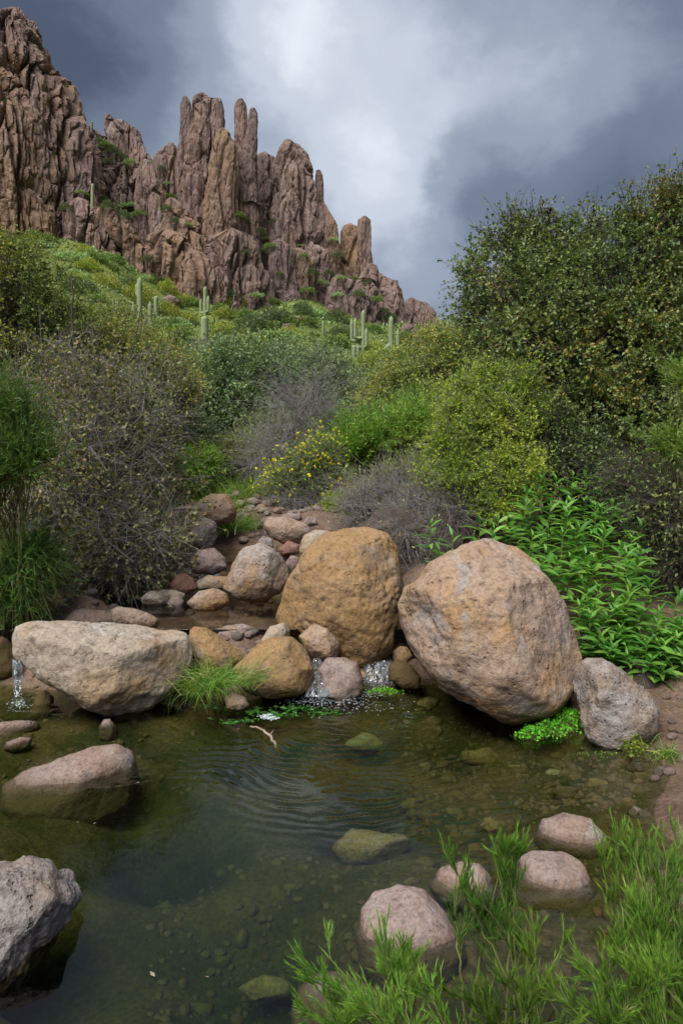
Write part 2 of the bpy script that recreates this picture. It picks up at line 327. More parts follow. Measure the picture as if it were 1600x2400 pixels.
# ------------------------------------------------------------------ cliffs and spires
BV, BF, _off = [GV[:, :]], [GF], len(GV)
def spire(prof, D, seed, mat, label, depth=.9, cat='rock spire', name='rock_spire', amp=1.0, step=2.5, group='spires of the cliff'):
    """prof: rows (y, x_left, x_right) in pixels from the top down"""
    global _off
    rng = np.random.default_rng(seed)
    prof = list(prof)+[(prof[-1][0]+60, prof[-1][1]-8, prof[-1][2]+8)]
    pr = np.array(prof, float); ys = np.arange(pr[0, 0], pr[-1, 0], step)
    xl = np.interp(ys, pr[:, 0], pr[:, 1]); xr = np.interp(ys, pr[:, 0], pr[:, 2])
    hw = np.maximum((xr-xl)/2, .5)
    nf = int(np.clip(hw.max()*1.35, 26, 110)); n = nf+nf//3
    a = np.concatenate([np.linspace(np.pi, 2*np.pi, nf, endpoint=False), np.linspace(0, np.pi, n-nf, endpoint=False)])
    ca, sa = np.cos(a), np.sin(a)
    ex = .8; ca = np.sign(ca)*np.abs(ca)**ex; sa = np.sign(sa)*np.abs(sa)**ex
    sc = D/FPX
    C = np.array([P((l+r)/2, y, D) for l, r, y in zip(xl, xr, ys)])
    hws = np.convolve(np.pad(hw, 12, mode='edge'), np.ones(25)/25, 'valid')
    hd = np.minimum(hws*depth, 75)*sc
    X = C[:, 0, None]+hw[:, None]*sc*ca; Y = C[:, 1, None]+hd[:, None]*sa+0*X; Z = C[:, 2, None]+0*X
    V = np.stack([X, Y, Z], -1).reshape(-1, 3)
    nr = np.stack([np.tile(ca, len(ys)), np.tile(sa, len(ys)), 0*np.tile(sa, len(ys))], 1); nr = nrm(nr)
    w = np.repeat(hw*sc, n); aw = amp*np.clip(w/3.0, .25, 1.6)
    pp = V+np.stack([fbm(V*np.array([.3, .3, .12]), 3, seed+60)*.45, fbm(V*np.array([.3, .3, .12])+9, 3, seed+61)*.45, 0*w], 1)
    col_ = ridged(pp*np.array([.25, .25, .035]), 4, seed)           # long vertical buttresses
    f1, f2 = worley(pp*np.array([.30, .30, .04]), seed+3)            # joints between columns
    g1, g2 = worley(pp*np.array([.8, .8, .16]), seed+5)            # blocks
    d = aw*(.36*col_-.80*np.exp(-((f2-f1)/.08)**2)-.26*np.exp(-((g2-g1)/.08)**2)+.17*fbm(pp*np.array([1.1, 1.1, .4]), 4, seed+21, .6)+.25*(.6-f1))+.075*fbm(pp*np.array([2.6, 2.6, .9]), 3, seed+31, .6)
    d = d-d.mean()-.12*aw
    fade = np.clip((V[:, 2]*0+1), 0, 1)
    V = V+nr*(d*fade)[:, None]
    V[:, 2] += .35*aw*fbm(pp*.5+4, 3, seed+41)
    top = np.array([V[:n].mean(0)+[0, 0, .25*sc*hw[0]*2]])
    V = np.concatenate([V, top])
    i, j = np.meshgrid(np.arange(len(ys)-1), np.arange(n), indexing='ij'); j2 = (j+1) % n
    F = np.stack([i*n+j, (i+1)*n+j, (i+1)*n+j2, i*n+j2], -1).reshape(-1, 4)
    T = np.stack([np.full(n, len(V)-1), np.arange(n), (np.arange(n)+1) % n, (np.arange(n)+1) % n], 1)
    base = np.array([C[-1, 0], C[-1, 1], C[-1, 2]])
    Fa = np.concatenate([F, T[:, [0, 1, 2, 2]]])
    me = bpy.data.meshes.new(name)
    L = np.concatenate([F.ravel(), T[:, :3].ravel()]).astype(np.int32)
    st = np.concatenate([np.arange(len(F))*4, len(F)*4+np.arange(len(T))*3]).astype(np.int32)
    Vl = (V-base).astype(np.float32)
    me.vertices.add(len(Vl)); me.vertices.foreach_set('co', Vl.ravel()); me.loops.add(len(L)); me.loops.foreach_set('vertex_index', L)
    me.polygons.add(len(st)); me.polygons.foreach_set('loop_start', st); me.polygons.foreach_set('use_smooth', np.zeros(len(st), bool))
    me.materials.append(M[mat]); me.update(calc_edges=True)
    o = link(name, me, loc=base); tag(o, label, cat, group)
    BV.append(V); BF.append(F+_off); _off += len(V)
    return o
spire([(36,14,58),(45,10,62),(58,-40,66),(100,-70,86),(150,-90,104),(182,-100,126),(195,-105,146),(225,-110,162),(285,-115,178),(305,-120,200),(380,-130,222),(440,-140,232),(500,-150,225),(545,-160,205),(640,-170,190)],
      128, 11, 'cliff', 'huge brown cliff buttress rising at the left edge', .8, 'cliff', 'cliff_buttress', 1.5)
spire([(40,-40,-8),(36,-12,6),(70,-40,16),(160,-60,30),(420,-70,50)], 131, 12, 'cliffgrey', 'narrow rock tip at the top left corner beside the huge buttress', .8)
spire([(120,-60,-10),(220,-80,60),(300,-90,100),(430,-100,118),(545,-100,140),(620,-100,140)], 124, 13, 'cliffwarm', 'rounded orange-brown bulge at the foot of the huge buttress', .7, 'cliff', 'cliff_buttress', 1.2)
spire([(272,250,264),(285,247,268),(290,247,302),(300,250,314),(312,252,326),(345,262,338),(370,270,356),(400,262,372),(470,240,390),(540,230,400)], 139, 14, 'cliff', 'small toothed crag between the huge buttress and the tall fingers', .8)
spire([(300,196,214),(320,196,245),(370,200,300),(420,190,340),(480,170,380),(540,150,400),(600,140,420)], 138, 15, 'cliffgrey', 'sloping rock shoulder with green ledges below the toothed crag', .5, 'cliff', 'rock_shoulder', 1.3)
spire([(340,396,410),(347,388,414),(362,366,420),(400,364,428),(470,360,440),(560,350,450),(660,345,455)], 134, 16, 'cliff', 'stepped crag leaning against the left side of the tall fingers', .8)
spire([(226,430,438),(240,424,446),(275,423,450),(330,422,454),(400,418,470),(480,415,490),(560,420,500),(680,430,520)], 133, 17, 'cliffgrey', 'thin pointed finger on the left of the tall spire group', .8)
spire([(224,468,484),(232,456,492),(236,452,516),(262,450,522),(300,446,524),(330,440,535),(420,432,540),(520,440,560),(620,450,590),(700,450,600)], 132, 18, 'cliff', 'broad blunt-topped spire, tallest mass of the finger group', .75)
spire([(236,508,516),(250,504,521),(290,502,523),(330,500,524),(380,498,528)], 130, 19, 'cliffgrey', 'short rock peg on the right shoulder of the blunt spire', .8)
spire([(304,516,530),(312,508,540),(340,502,552),(400,492,556),(460,484,552),(520,480,556),(600,485,575),(690,490,600),(720,490,605)], 127, 20, 'cliffwarm', 'pale tan pillar standing in front of the blunt spire', .8)
spire([(234,560,572),(242,553,576),(290,552,582),(330,553,592),(400,548,600),(480,540,602),(560,530,610),(660,530,615)], 131, 21, 'cliff', 'tall slender finger with a forked top right of the pale pillar', .8)
spire([(256,588,602),(264,583,606),(300,582,604),(345,572,602),(420,570,600)], 130, 22, 'cliffgrey', 'right prong of the forked slender finger', .8)
spire([(366,606,640),(374,598,650),(420,596,660),(500,596,670),(580,590,680),(640,590,690)], 140, 23, 'cliffgrey', 'rounded mauve dome behind the forked finger', .7)
spire([(330,668,682),(342,662,700),(362,655,718),(400,650,732),(450,646,742),(520,640,755),(600,640,775),(660,650,790),(720,655,800)], 134, 24, 'cliff', 'massive leaning slab spire with a slanting top', .7)
spire([(400,742,750),(410,740,755),(470,738,758),(520,735,770),(600,730,775)], 135, 25, 'cliffgrey', 'thin needle behind the right edge of the massive slab spire', .8)
spire([(480,752,764),(500,748,774),(530,744,788),(600,745,796),(700,750,800)], 133, 26, 'cliff', 'low stepped crag below the thin needle', .8)
spire([(532,806,836),(545,800,842),(600,797,845),(640,795,850),(700,790,860)], 136, 27, 'cliffwarm', 'left column of the isolated twin spire', .9)
spire([(508,850,858),(516,840,866),(560,838,869),(620,836,872),(690,830,880)], 135, 28, 'cliff', 'taller right column of the isolated twin spire', .9)
spire([(622,862,880),(640,850,892),(665,836,925),(690,820,936),(720,800,942),(770,790,950)], 131, 29, 'cliff', 'broken ridge rocks stepping down right of the twin spire', .7, 'rock ridge', 'rock_ridge', 1.0)
spire([(700,958,970),(712,944,1000),(728,938,1014),(745,934,1024),(800,920,1040)], 133, 30, 'cliffgrey', 'last low crag at the right end of the ridge', .7, 'rock ridge', 'rock_ridge', .8)
spire([(650,780,810),(668,775,840),(690,770,870),(720,765,890),(790,760,900)], 126, 31, 'cliffgrey', 'low dark outcrop under the twin spire', .6, 'rock outcrop', 'rock_outcrop', .9)
spire([(568,640,668),(580,632,690),(620,630,690),(660,632,692),(700,640,704),(730,660,712),(760,660,712)], 126, 32, 'cliffgrey', 'fluted dark columns at the foot of the massive slab spire', .8, 'rock outcrop', 'rock_outcrop', 1.0)
spire([(590,680,715),(610,676,735),(650,680,740),(700,690,742),(760,690,742)], 128, 33, 'cliffwarm', 'small orange outcrop between fluted columns and slab spire', .8, 'rock outcrop', 'rock_outcrop', .9)
spire([(380,330,352),(400,324,362),(460,318,384),(520,322,400),(580,330,420),(640,345,440),(700,350,450)], 130, 34, 'cliff', 'pale ribbed buttress under the toothed crag', .75, 'cliff', 'cliff_buttress')
spire([(468,395,410),(490,392,432),(540,380,470),(600,385,500),(660,390,510),(720,395,510)], 125, 35, 'cliffwarm', 'orange buttress at the foot of the thin pointed finger', .75, 'cliff', 'cliff_buttress')
spire([(490,236,270),(505,228,290),(550,250,320),(590,290,345),(620,300,360),(670,310,370)], 122, 36, 'cliffwarm', 'orange overhanging block at the left foot of the cliffs', .9, 'cliff', 'cliff_block', 1.1)
spire([(480,160,215),(500,152,240),(560,150,280),(620,150,300)], 124, 37, 'cliff', 'dark recessed wall between the huge buttress and the orange block', .7, 'cliff', 'cliff_wall', 1.1)
spire([(555,360,420),(580,345,455),(620,345,470),(660,370,480),(700,385,490),(730,390,490)], 122, 38, 'cliffwarm', 'pale orange lower wall above the hillside saguaros', .6, 'cliff', 'cliff_wall', 1.1)
spire([(560,500,590),(600,480,605),(650,475,612),(700,480,612),(730,480,612)], 122, 39, 'cliff', 'ribbed lower wall under the pale tan pillar', .5, 'cliff', 'cliff_wall', 1.1)
spire([(570,600,760),(600,590,790),(660,585,800),(740,580,810)], 139, 40, 'cliffgrey', 'shadowed back wall under the mauve dome', .3, 'cliff', 'cliff_wall', 1.0)
spire([(600,420,480),(630,410,520),(690,405,530),(740,405,530)], 121, 41, 'cliffwarm', 'pale orange foot of the wall right of the hillside saguaros', .6, 'cliff', 'cliff_wall', 1.0)
spire([(640,585,632),(665,570,640),(710,565,645),(750,565,645)], 124, 42, 'cliffgrey', 'broken rock step left of the fluted columns', .7, 'rock outcrop', 'rock_outcrop', .9)
CLIFF_BVH = BVHTree.FromPolygons(np.concatenate(BV).tolist(), np.concatenate(BF).tolist())
def hit(x, y):
    r = Vector(ray(x, y)).normalized(); h = CLIFF_BVH.ray_cast(Vector((0, 0, CAMH)), r)
    return h[0], h[1]

# ------------------------------------------------------------------ boulders
_cs = {}
def cubesphere(n):
    if n in _cs: return _cs[n]
    t = np.tan(np.linspace(-1, 1, n+1)*np.pi/4); u, v = np.meshgrid(t, t, indexing='ij'); o = np.ones_like(u)
    fs = [(o, u, v), (-o, v, u), (v, o, u), (u, -o, v), (u, v, o), (v, u, -o)]
    V = np.concatenate([np.stack([a.ravel() for a in f], 1) for f in fs]); V = nrm(V)
    i, j = np.meshgrid(np.arange(n), np.arange(n), indexing='ij'); b = (i*(n+1)+j).ravel()
    f1 = np.stack([b, b+n+1, b+n+2, b+1], 1); F = np.concatenate([f1+k*(n+1)**2 for k in range(6)])
    key = np.round(V*1e5).astype(np.int64); _, idx, inv = np.unique(key, axis=0, return_index=True, return_inverse=True)
    _cs[n] = (V[idx], inv.ravel()[F]); return _cs[n]
def vnormals(V, F):
    fn = np.cross(V[F[:, 2]]-V[F[:, 0]], V[F[:, 3]]-V[F[:, 1]]); N = np.zeros_like(V)
    for k in range(4): np.add.at(N, F[:, k], fn)
    return nrm(N)
def outline_radius(poly):
    p = np.array(poly, float); q2 = np.roll(p, -1, 0); ar = p[:, 0]*q2[:, 1]-q2[:, 0]*p[:, 1]
    c = ((p+q2)*ar[:, None]).sum(0)/(3*ar.sum())
    th = np.linspace(-np.pi, np.pi, 361); r = np.zeros(361)
    for k, t in enumerate(th):
        d = np.array([math.cos(t), -math.sin(t)])     # up is positive
        a, e = p-c, q2-p
        den = d[0]*e[:, 1]-d[1]*e[:, 0]; den = np.where(abs(den) < 1e-9, 1e-9, den)
        s = (a[:, 0]*e[:, 1]-a[:, 1]*e[:, 0])/den; m = (a[:, 0]*d[1]-a[:, 1]*d[0])/den
        ok = (m >= -1e-6) & (m <= 1+1e-6) & (s > 0); r[k] = s[ok].max() if ok.any() else 1
    rp = np.concatenate([r[-5:-1], r, r[1:5]]); r = np.convolve(rp, np.ones(5)/5, 'same')[4:-4]
    return c, th, r
def boulder(poly, D, mat, label, depth=.8, seed=1, n=28, e=2.4, cuts=(), rough=1.0, group=None, name='boulder', cat='boulder', pits=0.0, nrand=5, chip=.5, ztop=None):
    """a rock whose outline as seen is poly (pixels) at distance D; depth is its half thickness relative to its mean half width"""
    rng = np.random.default_rng(seed)
    c, th, r = outline_radius(poly)
    d, F = cubesphere(int(n*.8) if n > 24 else n)
    ang = np.arctan2(d[:, 1], d[:, 0]); rho = np.hypot(d[:, 0], d[:, 1])
    s = (rho**e+np.abs(d[:, 2])**e)**(-1/e)
    R = np.interp(ang, th, r); mr = r.mean()
    L = np.stack([np.cos(ang)*R*rho*s, np.sin(ang)*R*rho*s, d[:, 2]*s*mr*depth], 1)/mr      # local, unit sized; z towards the camera
    L0 = L.copy(); pl = list(cuts)
    for k in range(nrand):
        v = nrm(rng.normal(size=3)*np.array([1, 1, .8])); v[2] = abs(v[2])*(1 if k % 3 else -1); v = nrm(v+np.array([0, 0, .45*np.sign(v[2])]))
        pl.append((*v, rng.uniform(.80, .97)))
    for a, b, cc, off in pl:                                       # fracture faces, with softened edges
        v = nrm(np.array([a, b, cc], float)); sup = (L@v).max()
        x = L@v-off*sup; sft = .022
        L = L-v*(.5*(x+np.sqrt(x*x+sft*sft))*.97)[:, None]
    for k, (lo, hi) in enumerate(((L0[:, 0].min(), L0[:, 0].max()), (L0[:, 1].min(), L0[:, 1].max()))):      # fracturing must not shrink the outline
        a, b = L[:, k].min(), L[:, k].max(); L[:, k] = lo+(L[:, k]-a)*(hi-lo)/(b-a)
    N = vnormals(L, F)
    sd = seed*3
    f1, f2 = worley(L*2.2+seed, sd)
    disp = .045*fbm(L*1.5+seed, 3, sd)*rough+.010*ridged(L*3.5+seed, 3, sd+4)*rough+.011*fbm(L*7+seed, 5, sd+8, .65)*rough
    disp -= chip*.035*np.exp(-((f2-f1)/.05)**2)*sstep(-.1, .3, fbm(L*1.2+3, 2, sd+2))
    if pits:
        g1, _ = worley(L*9+seed, sd+5); msk = sstep(-.1, .3, fbm(L*1.5+8, 2, sd+9))
        disp -= pits*.05*np.clip(1-g1/.42, 0, 1)*msk
    L = L+N*disp[:, None]
    sc = D/FPX*mr
    o0 = P(c[0], c[1], D); fw = nrm(ray(c[0], c[1])); rt = np.array([1., 0, 0]); rt = nrm(rt-fw*(rt@fw)); up = np.cross(rt, fw)
    W = (L[:, :1]*rt+L[:, 1:2]*up-L[:, 2:]*fw)*sc
    if ztop:       # a flat, slightly tilted upper face
        x = W[:, 2]+o0[2]-ztop[0]-ztop[1]*W[:, 0]-ztop[2]*W[:, 1]-.012*fbm(W*9+seed, 3, seed); W[:, 2] -= .5*(x+np.sqrt(x*x+.0003))*.93
    zb = W[:, 2].min(); off = np.array([0, 0, zb])
    ob = link(name, mesh_np(name, W-off, F, M[mat]), loc=o0+off)
    tag(ob, label, cat, group); return ob

boulder(q([(28,1470),(45,1437),(90,1428),(150,1424),(230,1425),(300,1430),(360,1437),(415,1450),(432,1470),(444,1498),(440,1525),(425,1560),(395,1598),(350,1628),(310,1652),(260,1646),(210,1630),(165,1600),(115,1570),(75,1540),(45,1515)]),
        4.5, 'pale', 'large flat-topped pale boulder overhanging the left side of the pool', .75, 3, 64, 2.3,
        [(.05,.95,.35,.62), (.62,.05,.8,.80), (-.55,-.25,.80,.74), (.2,-.75,.7,.84), (-.9,.1,.4,.9)], 1.0, 'big boulders round the pool', pits=.4, nrand=6)
boulder(q([(632,1425),(650,1370),(670,1320),(700,1270),(745,1225),(790,1212),(850,1213),(890,1225),(912,1260),(922,1310),(930,1360),(920,1400),(914,1450),(902,1500),(850,1535),(800,1535),(760,1510),(710,1480),(660,1455)]),
        5.35, 'ochre', 'tall ochre boulder with a rounded top in the middle of the creek', .85, 7, 64, 2.6,
        [(-.45,.0,.9,.86), (.55,.25,.8,.88), (0,.9,.5,.93)], .9, 'big boulders round the pool', pits=1.0, nrand=6)
boulder(q([(914,1390),(930,1345),(978,1303),(985,1285),(1060,1245),(1110,1230),(1150,1230),(1200,1250),(1240,1290),(1280,1350),(1305,1400),(1320,1450),(1330,1490),(1325,1540),(1305,1580),(1280,1620),(1240,1645),(1180,1662),(1130,1650),(1060,1610),(1000,1570),(965,1530),(940,1490),(920,1440)]),
        4.55, 'tan', 'huge rounded tan boulder on the right of the pool', .9, 5, 72, 2.3,
        [(.1,.75,.65,.90), (.82,.1,.58,.88), (-.72,-.1,.7,.90), (.1,-.65,.75,.975)], 1.0, 'big boulders round the pool', pits=1.0, nrand=4)
boulder(q([(1320,1570),(1330,1530),(1360,1508),(1400,1510),(1440,1540),(1475,1580),(1503,1630),(1495,1680),(1450,1715),(1380,1730),(1350,1700),(1330,1640)]), 4.02, 'grey', 'craggy grey boulder beside the huge tan boulder on the right bank', .8, 9, 44, 2.3,
        [(-.8,.1,.6,.75), (.5,.3,.8,.85)], 1.7, 'big boulders round the pool', pits=.8)
boulder(q([(1400,1525),(1440,1505),(1490,1520),(1515,1560),(1510,1620),(1440,1640),(1400,1600)]), 4.75, 'dark', 'dark brown rock behind the craggy grey boulder', .8, 10, 28, 2.4)
boulder(q([(-120,1985),(0,1990),(40,1972),(88,1982),(112,2006),(152,1998),(170,2030),(176,2072),(165,2125),(125,2190),(80,2260),(20,2330),(-80,2350),(-140,2200)]), 2.32, 'grey', 'rugged grey boulder cut off by the lower left edge', .8, 12, 60, 2.3,
        [(.3,.7,.6,.85), (.75,-.3,.6,.85)], 1.8, 'big boulders round the pool', pits=1.0)
boulder(q([(10,1800),(40,1775),(110,1752),(195,1716),(262,1710),(295,1728),(312,1775),(300,1850),(200,1905),(80,1910),(15,1860)]), 3.6, 'pink', 'long pinkish slab lying in the water on the left', .75, 14, 44, 3.2,
        [], 1.0, None, 'flat_stone', 'stone', ztop=(.06, .13, .22))
boulder(q([(-60,1660),(0,1660),(50,1655),(85,1658),(88,1672),(60,1700),(-20,1710),(-70,1690)]), 4.15, 'pink', 'low dark stone breaking the water at the left edge', .7, 15, 22, 2.5, name='flat_stone', cat='stone')
boulder(q([(15,1705),(45,1692),(72,1694),(70,1715),(35,1730),(10,1722)]), 3.95, 'pink', 'sliver of stone at the left edge above the long pinkish slab', .7, 16, 16, 2.4, name='flat_stone', cat='stone')
boulder(q([(226,1672),(236,1652),(250,1650),(266,1668),(270,1695),(250,1710),(230,1700)]), 4.2, 'pink', 'small dark stone in the water under the overhanging pale boulder', .8, 17, 18, 2.3, name='stone', cat='stone')
boulder(q([(66,1650),(80,1605),(98,1582),(120,1600),(128,1640),(110,1670),(70,1668)]), 4.55, 'red', 'reddish stone beside the small left waterfall', .8, 18, 20, 2.3, name='stone', cat='stone')
boulder(q([(-60,1480),(0,1460),(25,1478),(48,1510),(45,1550),(20,1580),(-60,1600)]), 5.0, 'red', 'brown boulder at the left edge above the small waterfall', .8, 19, 28, 2.5)
boulder(q([(8,1450),(22,1432),(42,1436),(48,1460),(30,1475),(10,1470)]), 5.5, 'grey', 'small grey stone at the left edge above the brown boulder', .8, 20, 16, 2.4, name='stone', cat='stone')
boulder(c5([(295,700),(330,652),(400,637),(480,645),(540,670),(578,712),(560,770),(320,770)]), 5.45, 'pink', 'lilac-grey flat rock behind the pale overhanging boulder', .8, 21, 26, 2.4, group='weir rocks')
boulder(c5([(508,642),(545,627),(620,640),(690,665),(730,690),(728,725),(640,750),(530,720)]), 5.35, 'tan', 'smooth tan rock next to the lilac-grey one', .7, 22, 26, 2.4, group='weir rocks')
boulder(c5([(862,740),(880,718),(940,725),(1000,760),(1060,800),(1115,830),(1122,870),(1090,940),(1000,980),(920,930),(880,860),(863,800)]), 4.85, 'ochre', 'wedge-shaped brown rock between the pale boulder and the grass tuft', .7, 23, 36, 2.4, [(-.6,.2,.75,.8), (.5,.5,.7,.8)], 1.1, 'weir rocks', pits=.5)
boulder(c5([(960,745),(1050,715),(1110,708),(1170,728),(1202,768),(1185,805),(1120,840),(1000,820)]), 5.2, 'pink', 'pinkish rounded rock behind the wedge-shaped rock', .8, 24, 28, 2.4, group='weir rocks')
boulder(c5([(1080,910),(1130,850),(1200,790),(1250,765),(1345,770),(1410,830),(1440,890),(1452,950),(1430,1010),(1330,1040),(1220,1050),(1130,1030),(1085,970)]), 4.65, 'ochre', 'orange-stained rock with grass on it beside the little cascade', .75, 25, 40, 2.4, [(.6,.5,.6,.85), (-.3,.3,.9,.85)], 1.0, 'weir rocks', pits=.5)
boulder(c5([(1195,790),(1240,720),(1300,703),(1332,725),(1330,775),(1280,830),(1220,830)]), 4.95, 'pale', 'pale knob of rock on top of the orange-stained rock', .8, 26, 26, 2.4, group='weir rocks')
boulder(c5([(1365,765),(1440,712),(1500,703),(1540,760),(1567,820),(1550,875),(1450,880),(1395,820)]), 5.0, 'tan', 'brown rock at the foot of the tall ochre boulder', .8, 27, 32, 2.4, [(.7,.3,.6,.85)], 1.0, 'weir rocks')
boulder(q([(732,1535),(750,1512),(790,1507),(822,1522),(838,1560),(832,1600),(780,1625),(740,1600)]), 4.72, 'pink', 'rounded wet rock in the middle of the cascade', .8, 28, 28, 2.3, group='weir rocks')
boulder(c6([(220,830),(270,795),(310,810),(330,860),(300,920),(240,900)]), 5.15, 'ochre', 'small ochre rock in the gap between the two biggest boulders', .8, 29, 20, 2.4, group='weir rocks')
boulder(c6([(212,900),(260,870),(330,900),(365,960),(360,1010),(280,1010),(220,970)]), 4.85, 'red', 'dark wet rock under the left side of the huge tan boulder', .8, 30, 22, 2.4, group='weir rocks')
boulder(c6([(-20,955),(60,930),(130,925),(215,950),(210,1000),(120,1010),(0,1010)]), 5.0, 'ochre', 'flat ledge stone that the right cascade pours over', .7, 31, 20, 2.6, group='weir rocks')
boulder(c5([(1030,1050),(1070,1020),(1130,1050),(1150,1085),(1110,1110),(1040,1100)]), 4.4, 'tan', 'small tan stone at the waterline below the grass tuft', .8, 32, 18, 2.3, name='stone', cat='stone')
# upstream rocks
ups = [
 ([(510,1352),(535,1290),(560,1258),(595,1245),(630,1258),(658,1290),(664,1325),(645,1362),(600,1385),(545,1380)], 6.15, 'tan', 'domed tan boulder upstream left of the tall ochre boulder', 33, 40),
 ([(428,1385),(455,1358),(490,1350),(522,1362),(528,1385),(500,1405),(450,1405)], 5.8, 'tan', 'low tan stone in the upper pool', 34, 26),
 ([(324,1368),(345,1357),(400,1354),(426,1364),(420,1382),(370,1392),(330,1388)], 5.95, 'pale', 'long pale stone at the left edge of the upper pool', 35, 20),
 ([(385,1385),(395,1370),(412,1368),(424,1382),(415,1400),(392,1398)], 5.88, 'pink', 'small pink stone against the long pale stone', 36, 16),
 ([(388,1345),(400,1322),(422,1314),(445,1330),(455,1352),(430,1365),(395,1362)], 6.1, 'red', 'red stone on the bank above the long pale stone', 37, 20),
 ([(435,1290),(455,1263),(490,1258),(515,1280),(522,1305),(490,1322),(445,1318)], 6.45, 'pink', 'grey-brown rock on the left bank above the riffle', 38, 24),
 ([(450,1335),(480,1322),(535,1325),(540,1345),(500,1360),(455,1355)], 6.2, 'pale', 'flat rock lying in the riffle', 39, 18),
 ([(430,1230),(440,1200),(470,1186),(496,1200),(500,1235),(480,1265),(440,1262)], 7.05, 'grey', 'grey leaning rock under the twiggy bush', 40, 22),
 ([(440,1185),(455,1150),(485,1133),(520,1135),(545,1165),(540,1200),(480,1210),(445,1205)], 7.7, 'tan', 'orange-topped rock furthest up the left bank', 41, 26),
 ([(604,1205),(618,1186),(660,1188),(705,1202),(720,1222),(700,1248),(650,1250),(612,1228)], 7.15, 'tan', 'broad tan slab across the stream behind the domed boulder', 42, 30),
 ([(686,1260),(695,1228),(725,1215),(760,1222),(770,1260),(740,1300),(692,1292)], 6.4, 'pale', 'pale rock tucked behind the tall ochre boulder', 43, 24),
 ([(654,1295),(668,1275),(690,1280),(692,1305),(670,1315)], 6.5, 'pink', 'small pinkish stone between domed and tall ochre boulders', 44, 16),
 ([(590,1245),(605,1230),(625,1238),(630,1258),(600,1268)], 7.05, 'grey', 'small grey stone left of the broad tan slab', 45, 14),
 ([(638,1262),(660,1242),(690,1250),(690,1270),(650,1280)], 7.0, 'red', 'dark wet stone below the broad tan slab', 46, 14),
 ([(640,1190),(660,1178),(690,1180),(695,1195),(660,1200)], 7.6, 'pink', 'flat pink stone above the broad tan slab', 47, 14),
 ([(695,1200),(705,1186),(725,1188),(730,1205),(705,1212)], 7.5, 'pink', 'round pink stone right of the flat pink stone', 48, 14),
]
for pl, D, mt, lb, sd, n in ups:
    boulder(q(pl), D, mt, lb, .8, sd, n, 2.4, (), 1.0, 'rocks along the upper stream', pits=.3 if n > 30 else 0, name='boulder' if n > 22 else 'stone', cat='boulder' if n > 22 else 'stone')
boulder(q([(820,1215),(870,1180),(930,1172),(990,1185),(1050,1155),(1095,1165),(1100,1230),(1060,1300),(1000,1370),(930,1370),(870,1300)]), 6.9, 'dark', 'dark weathered bank rock behind the two biggest boulders', .5, 50, 64, 2.6, (), 1.8, cat='rock', nrand=9, name='bank_rock')
# lower right stones
low = [
 ([(1220,1925),(1248,1882),(1300,1868),(1360,1884),(1392,1920),(1402,1955),(1370,1985),(1290,1985),(1235,1960)], 3.02, 'pink', 'smooth pinkish stone, uppermost of the stones by the foreground broom', 51, 34),
 ([(1165,2030),(1190,1975),(1240,1955),(1310,1958),(1350,1985),(1375,2050),(1350,2110),(1260,2130),(1180,2100)], 2.72, 'pink', 'large pinkish stone half hidden by the foreground broom', 52, 36),
 ([(980,2040),(1010,1995),(1060,1980),(1110,1985),(1140,2020),(1140,2075),(1080,2095),(1010,2075)], 2.68, 'pink', 'low pinkish stone left of the half hidden one', 53, 32),
 ([(802,2150),(820,2090),(850,2052),(920,2038),(980,2050),(1030,2100),(1070,2150),(1085,2200),(1040,2250),(960,2290),(870,2280),(815,2220)], 2.42, 'pink', 'biggest smooth pinkish stone in the foreground water', 54, 48),
 ([(655,2330),(672,2275),(710,2242),(780,2240),(850,2262),(880,2330),(860,2420),(740,2450),(665,2400)], 2.12, 'pink', 'pinkish stone cut off by the bottom edge behind the broom', 55, 40),
 ([(1030,2050),(1050,2030),(1075,2032),(1085,2055),(1060,2072),(1035,2068)], 2.72, 'sunkpale', 'small yellowish stone in front of the low pinkish stone', 56, 16),
 ([(1530,1760),(1545,1735),(1580,1730),(1640,1745),(1650,1810),(1590,1830),(1545,1800)], 3.7, 'grey', 'grey stone at the right edge below the bank', 57, 28),
 ([(1500,1830),(1530,1812),(1600,1808),(1660,1830),(1650,1890),(1560,1890),(1510,1860)], 3.35, 'tan', 'tan stone at the right edge half in the water', 58, 28),
 ([(1440,1865),(1460,1850),(1500,1868),(1525,1895),(1500,1915),(1455,1900)], 3.2, 'grey', 'slanting grey stone near the right edge of the water', 59, 18),
 ([(1395,1930),(1420,1910),(1450,1925),(1440,1955),(1405,1955)], 3.05, 'pale', 'small pale pebble beside the uppermost pinkish stone', 60, 14),
 ([(1500,1980),(1530,1960),(1570,1975),(1570,2010),(1520,2020)], 2.9, 'pink', 'stone glimpsed through the broom at the right edge', 61, 16),
]
for pl, D, mt, lb, sd, n in low:
    boulder(q(pl), D, mt, lb, .8, sd, n, 2.3, (), .8, 'stones along the near shore', name='stone', cat='stone', nrand=4)
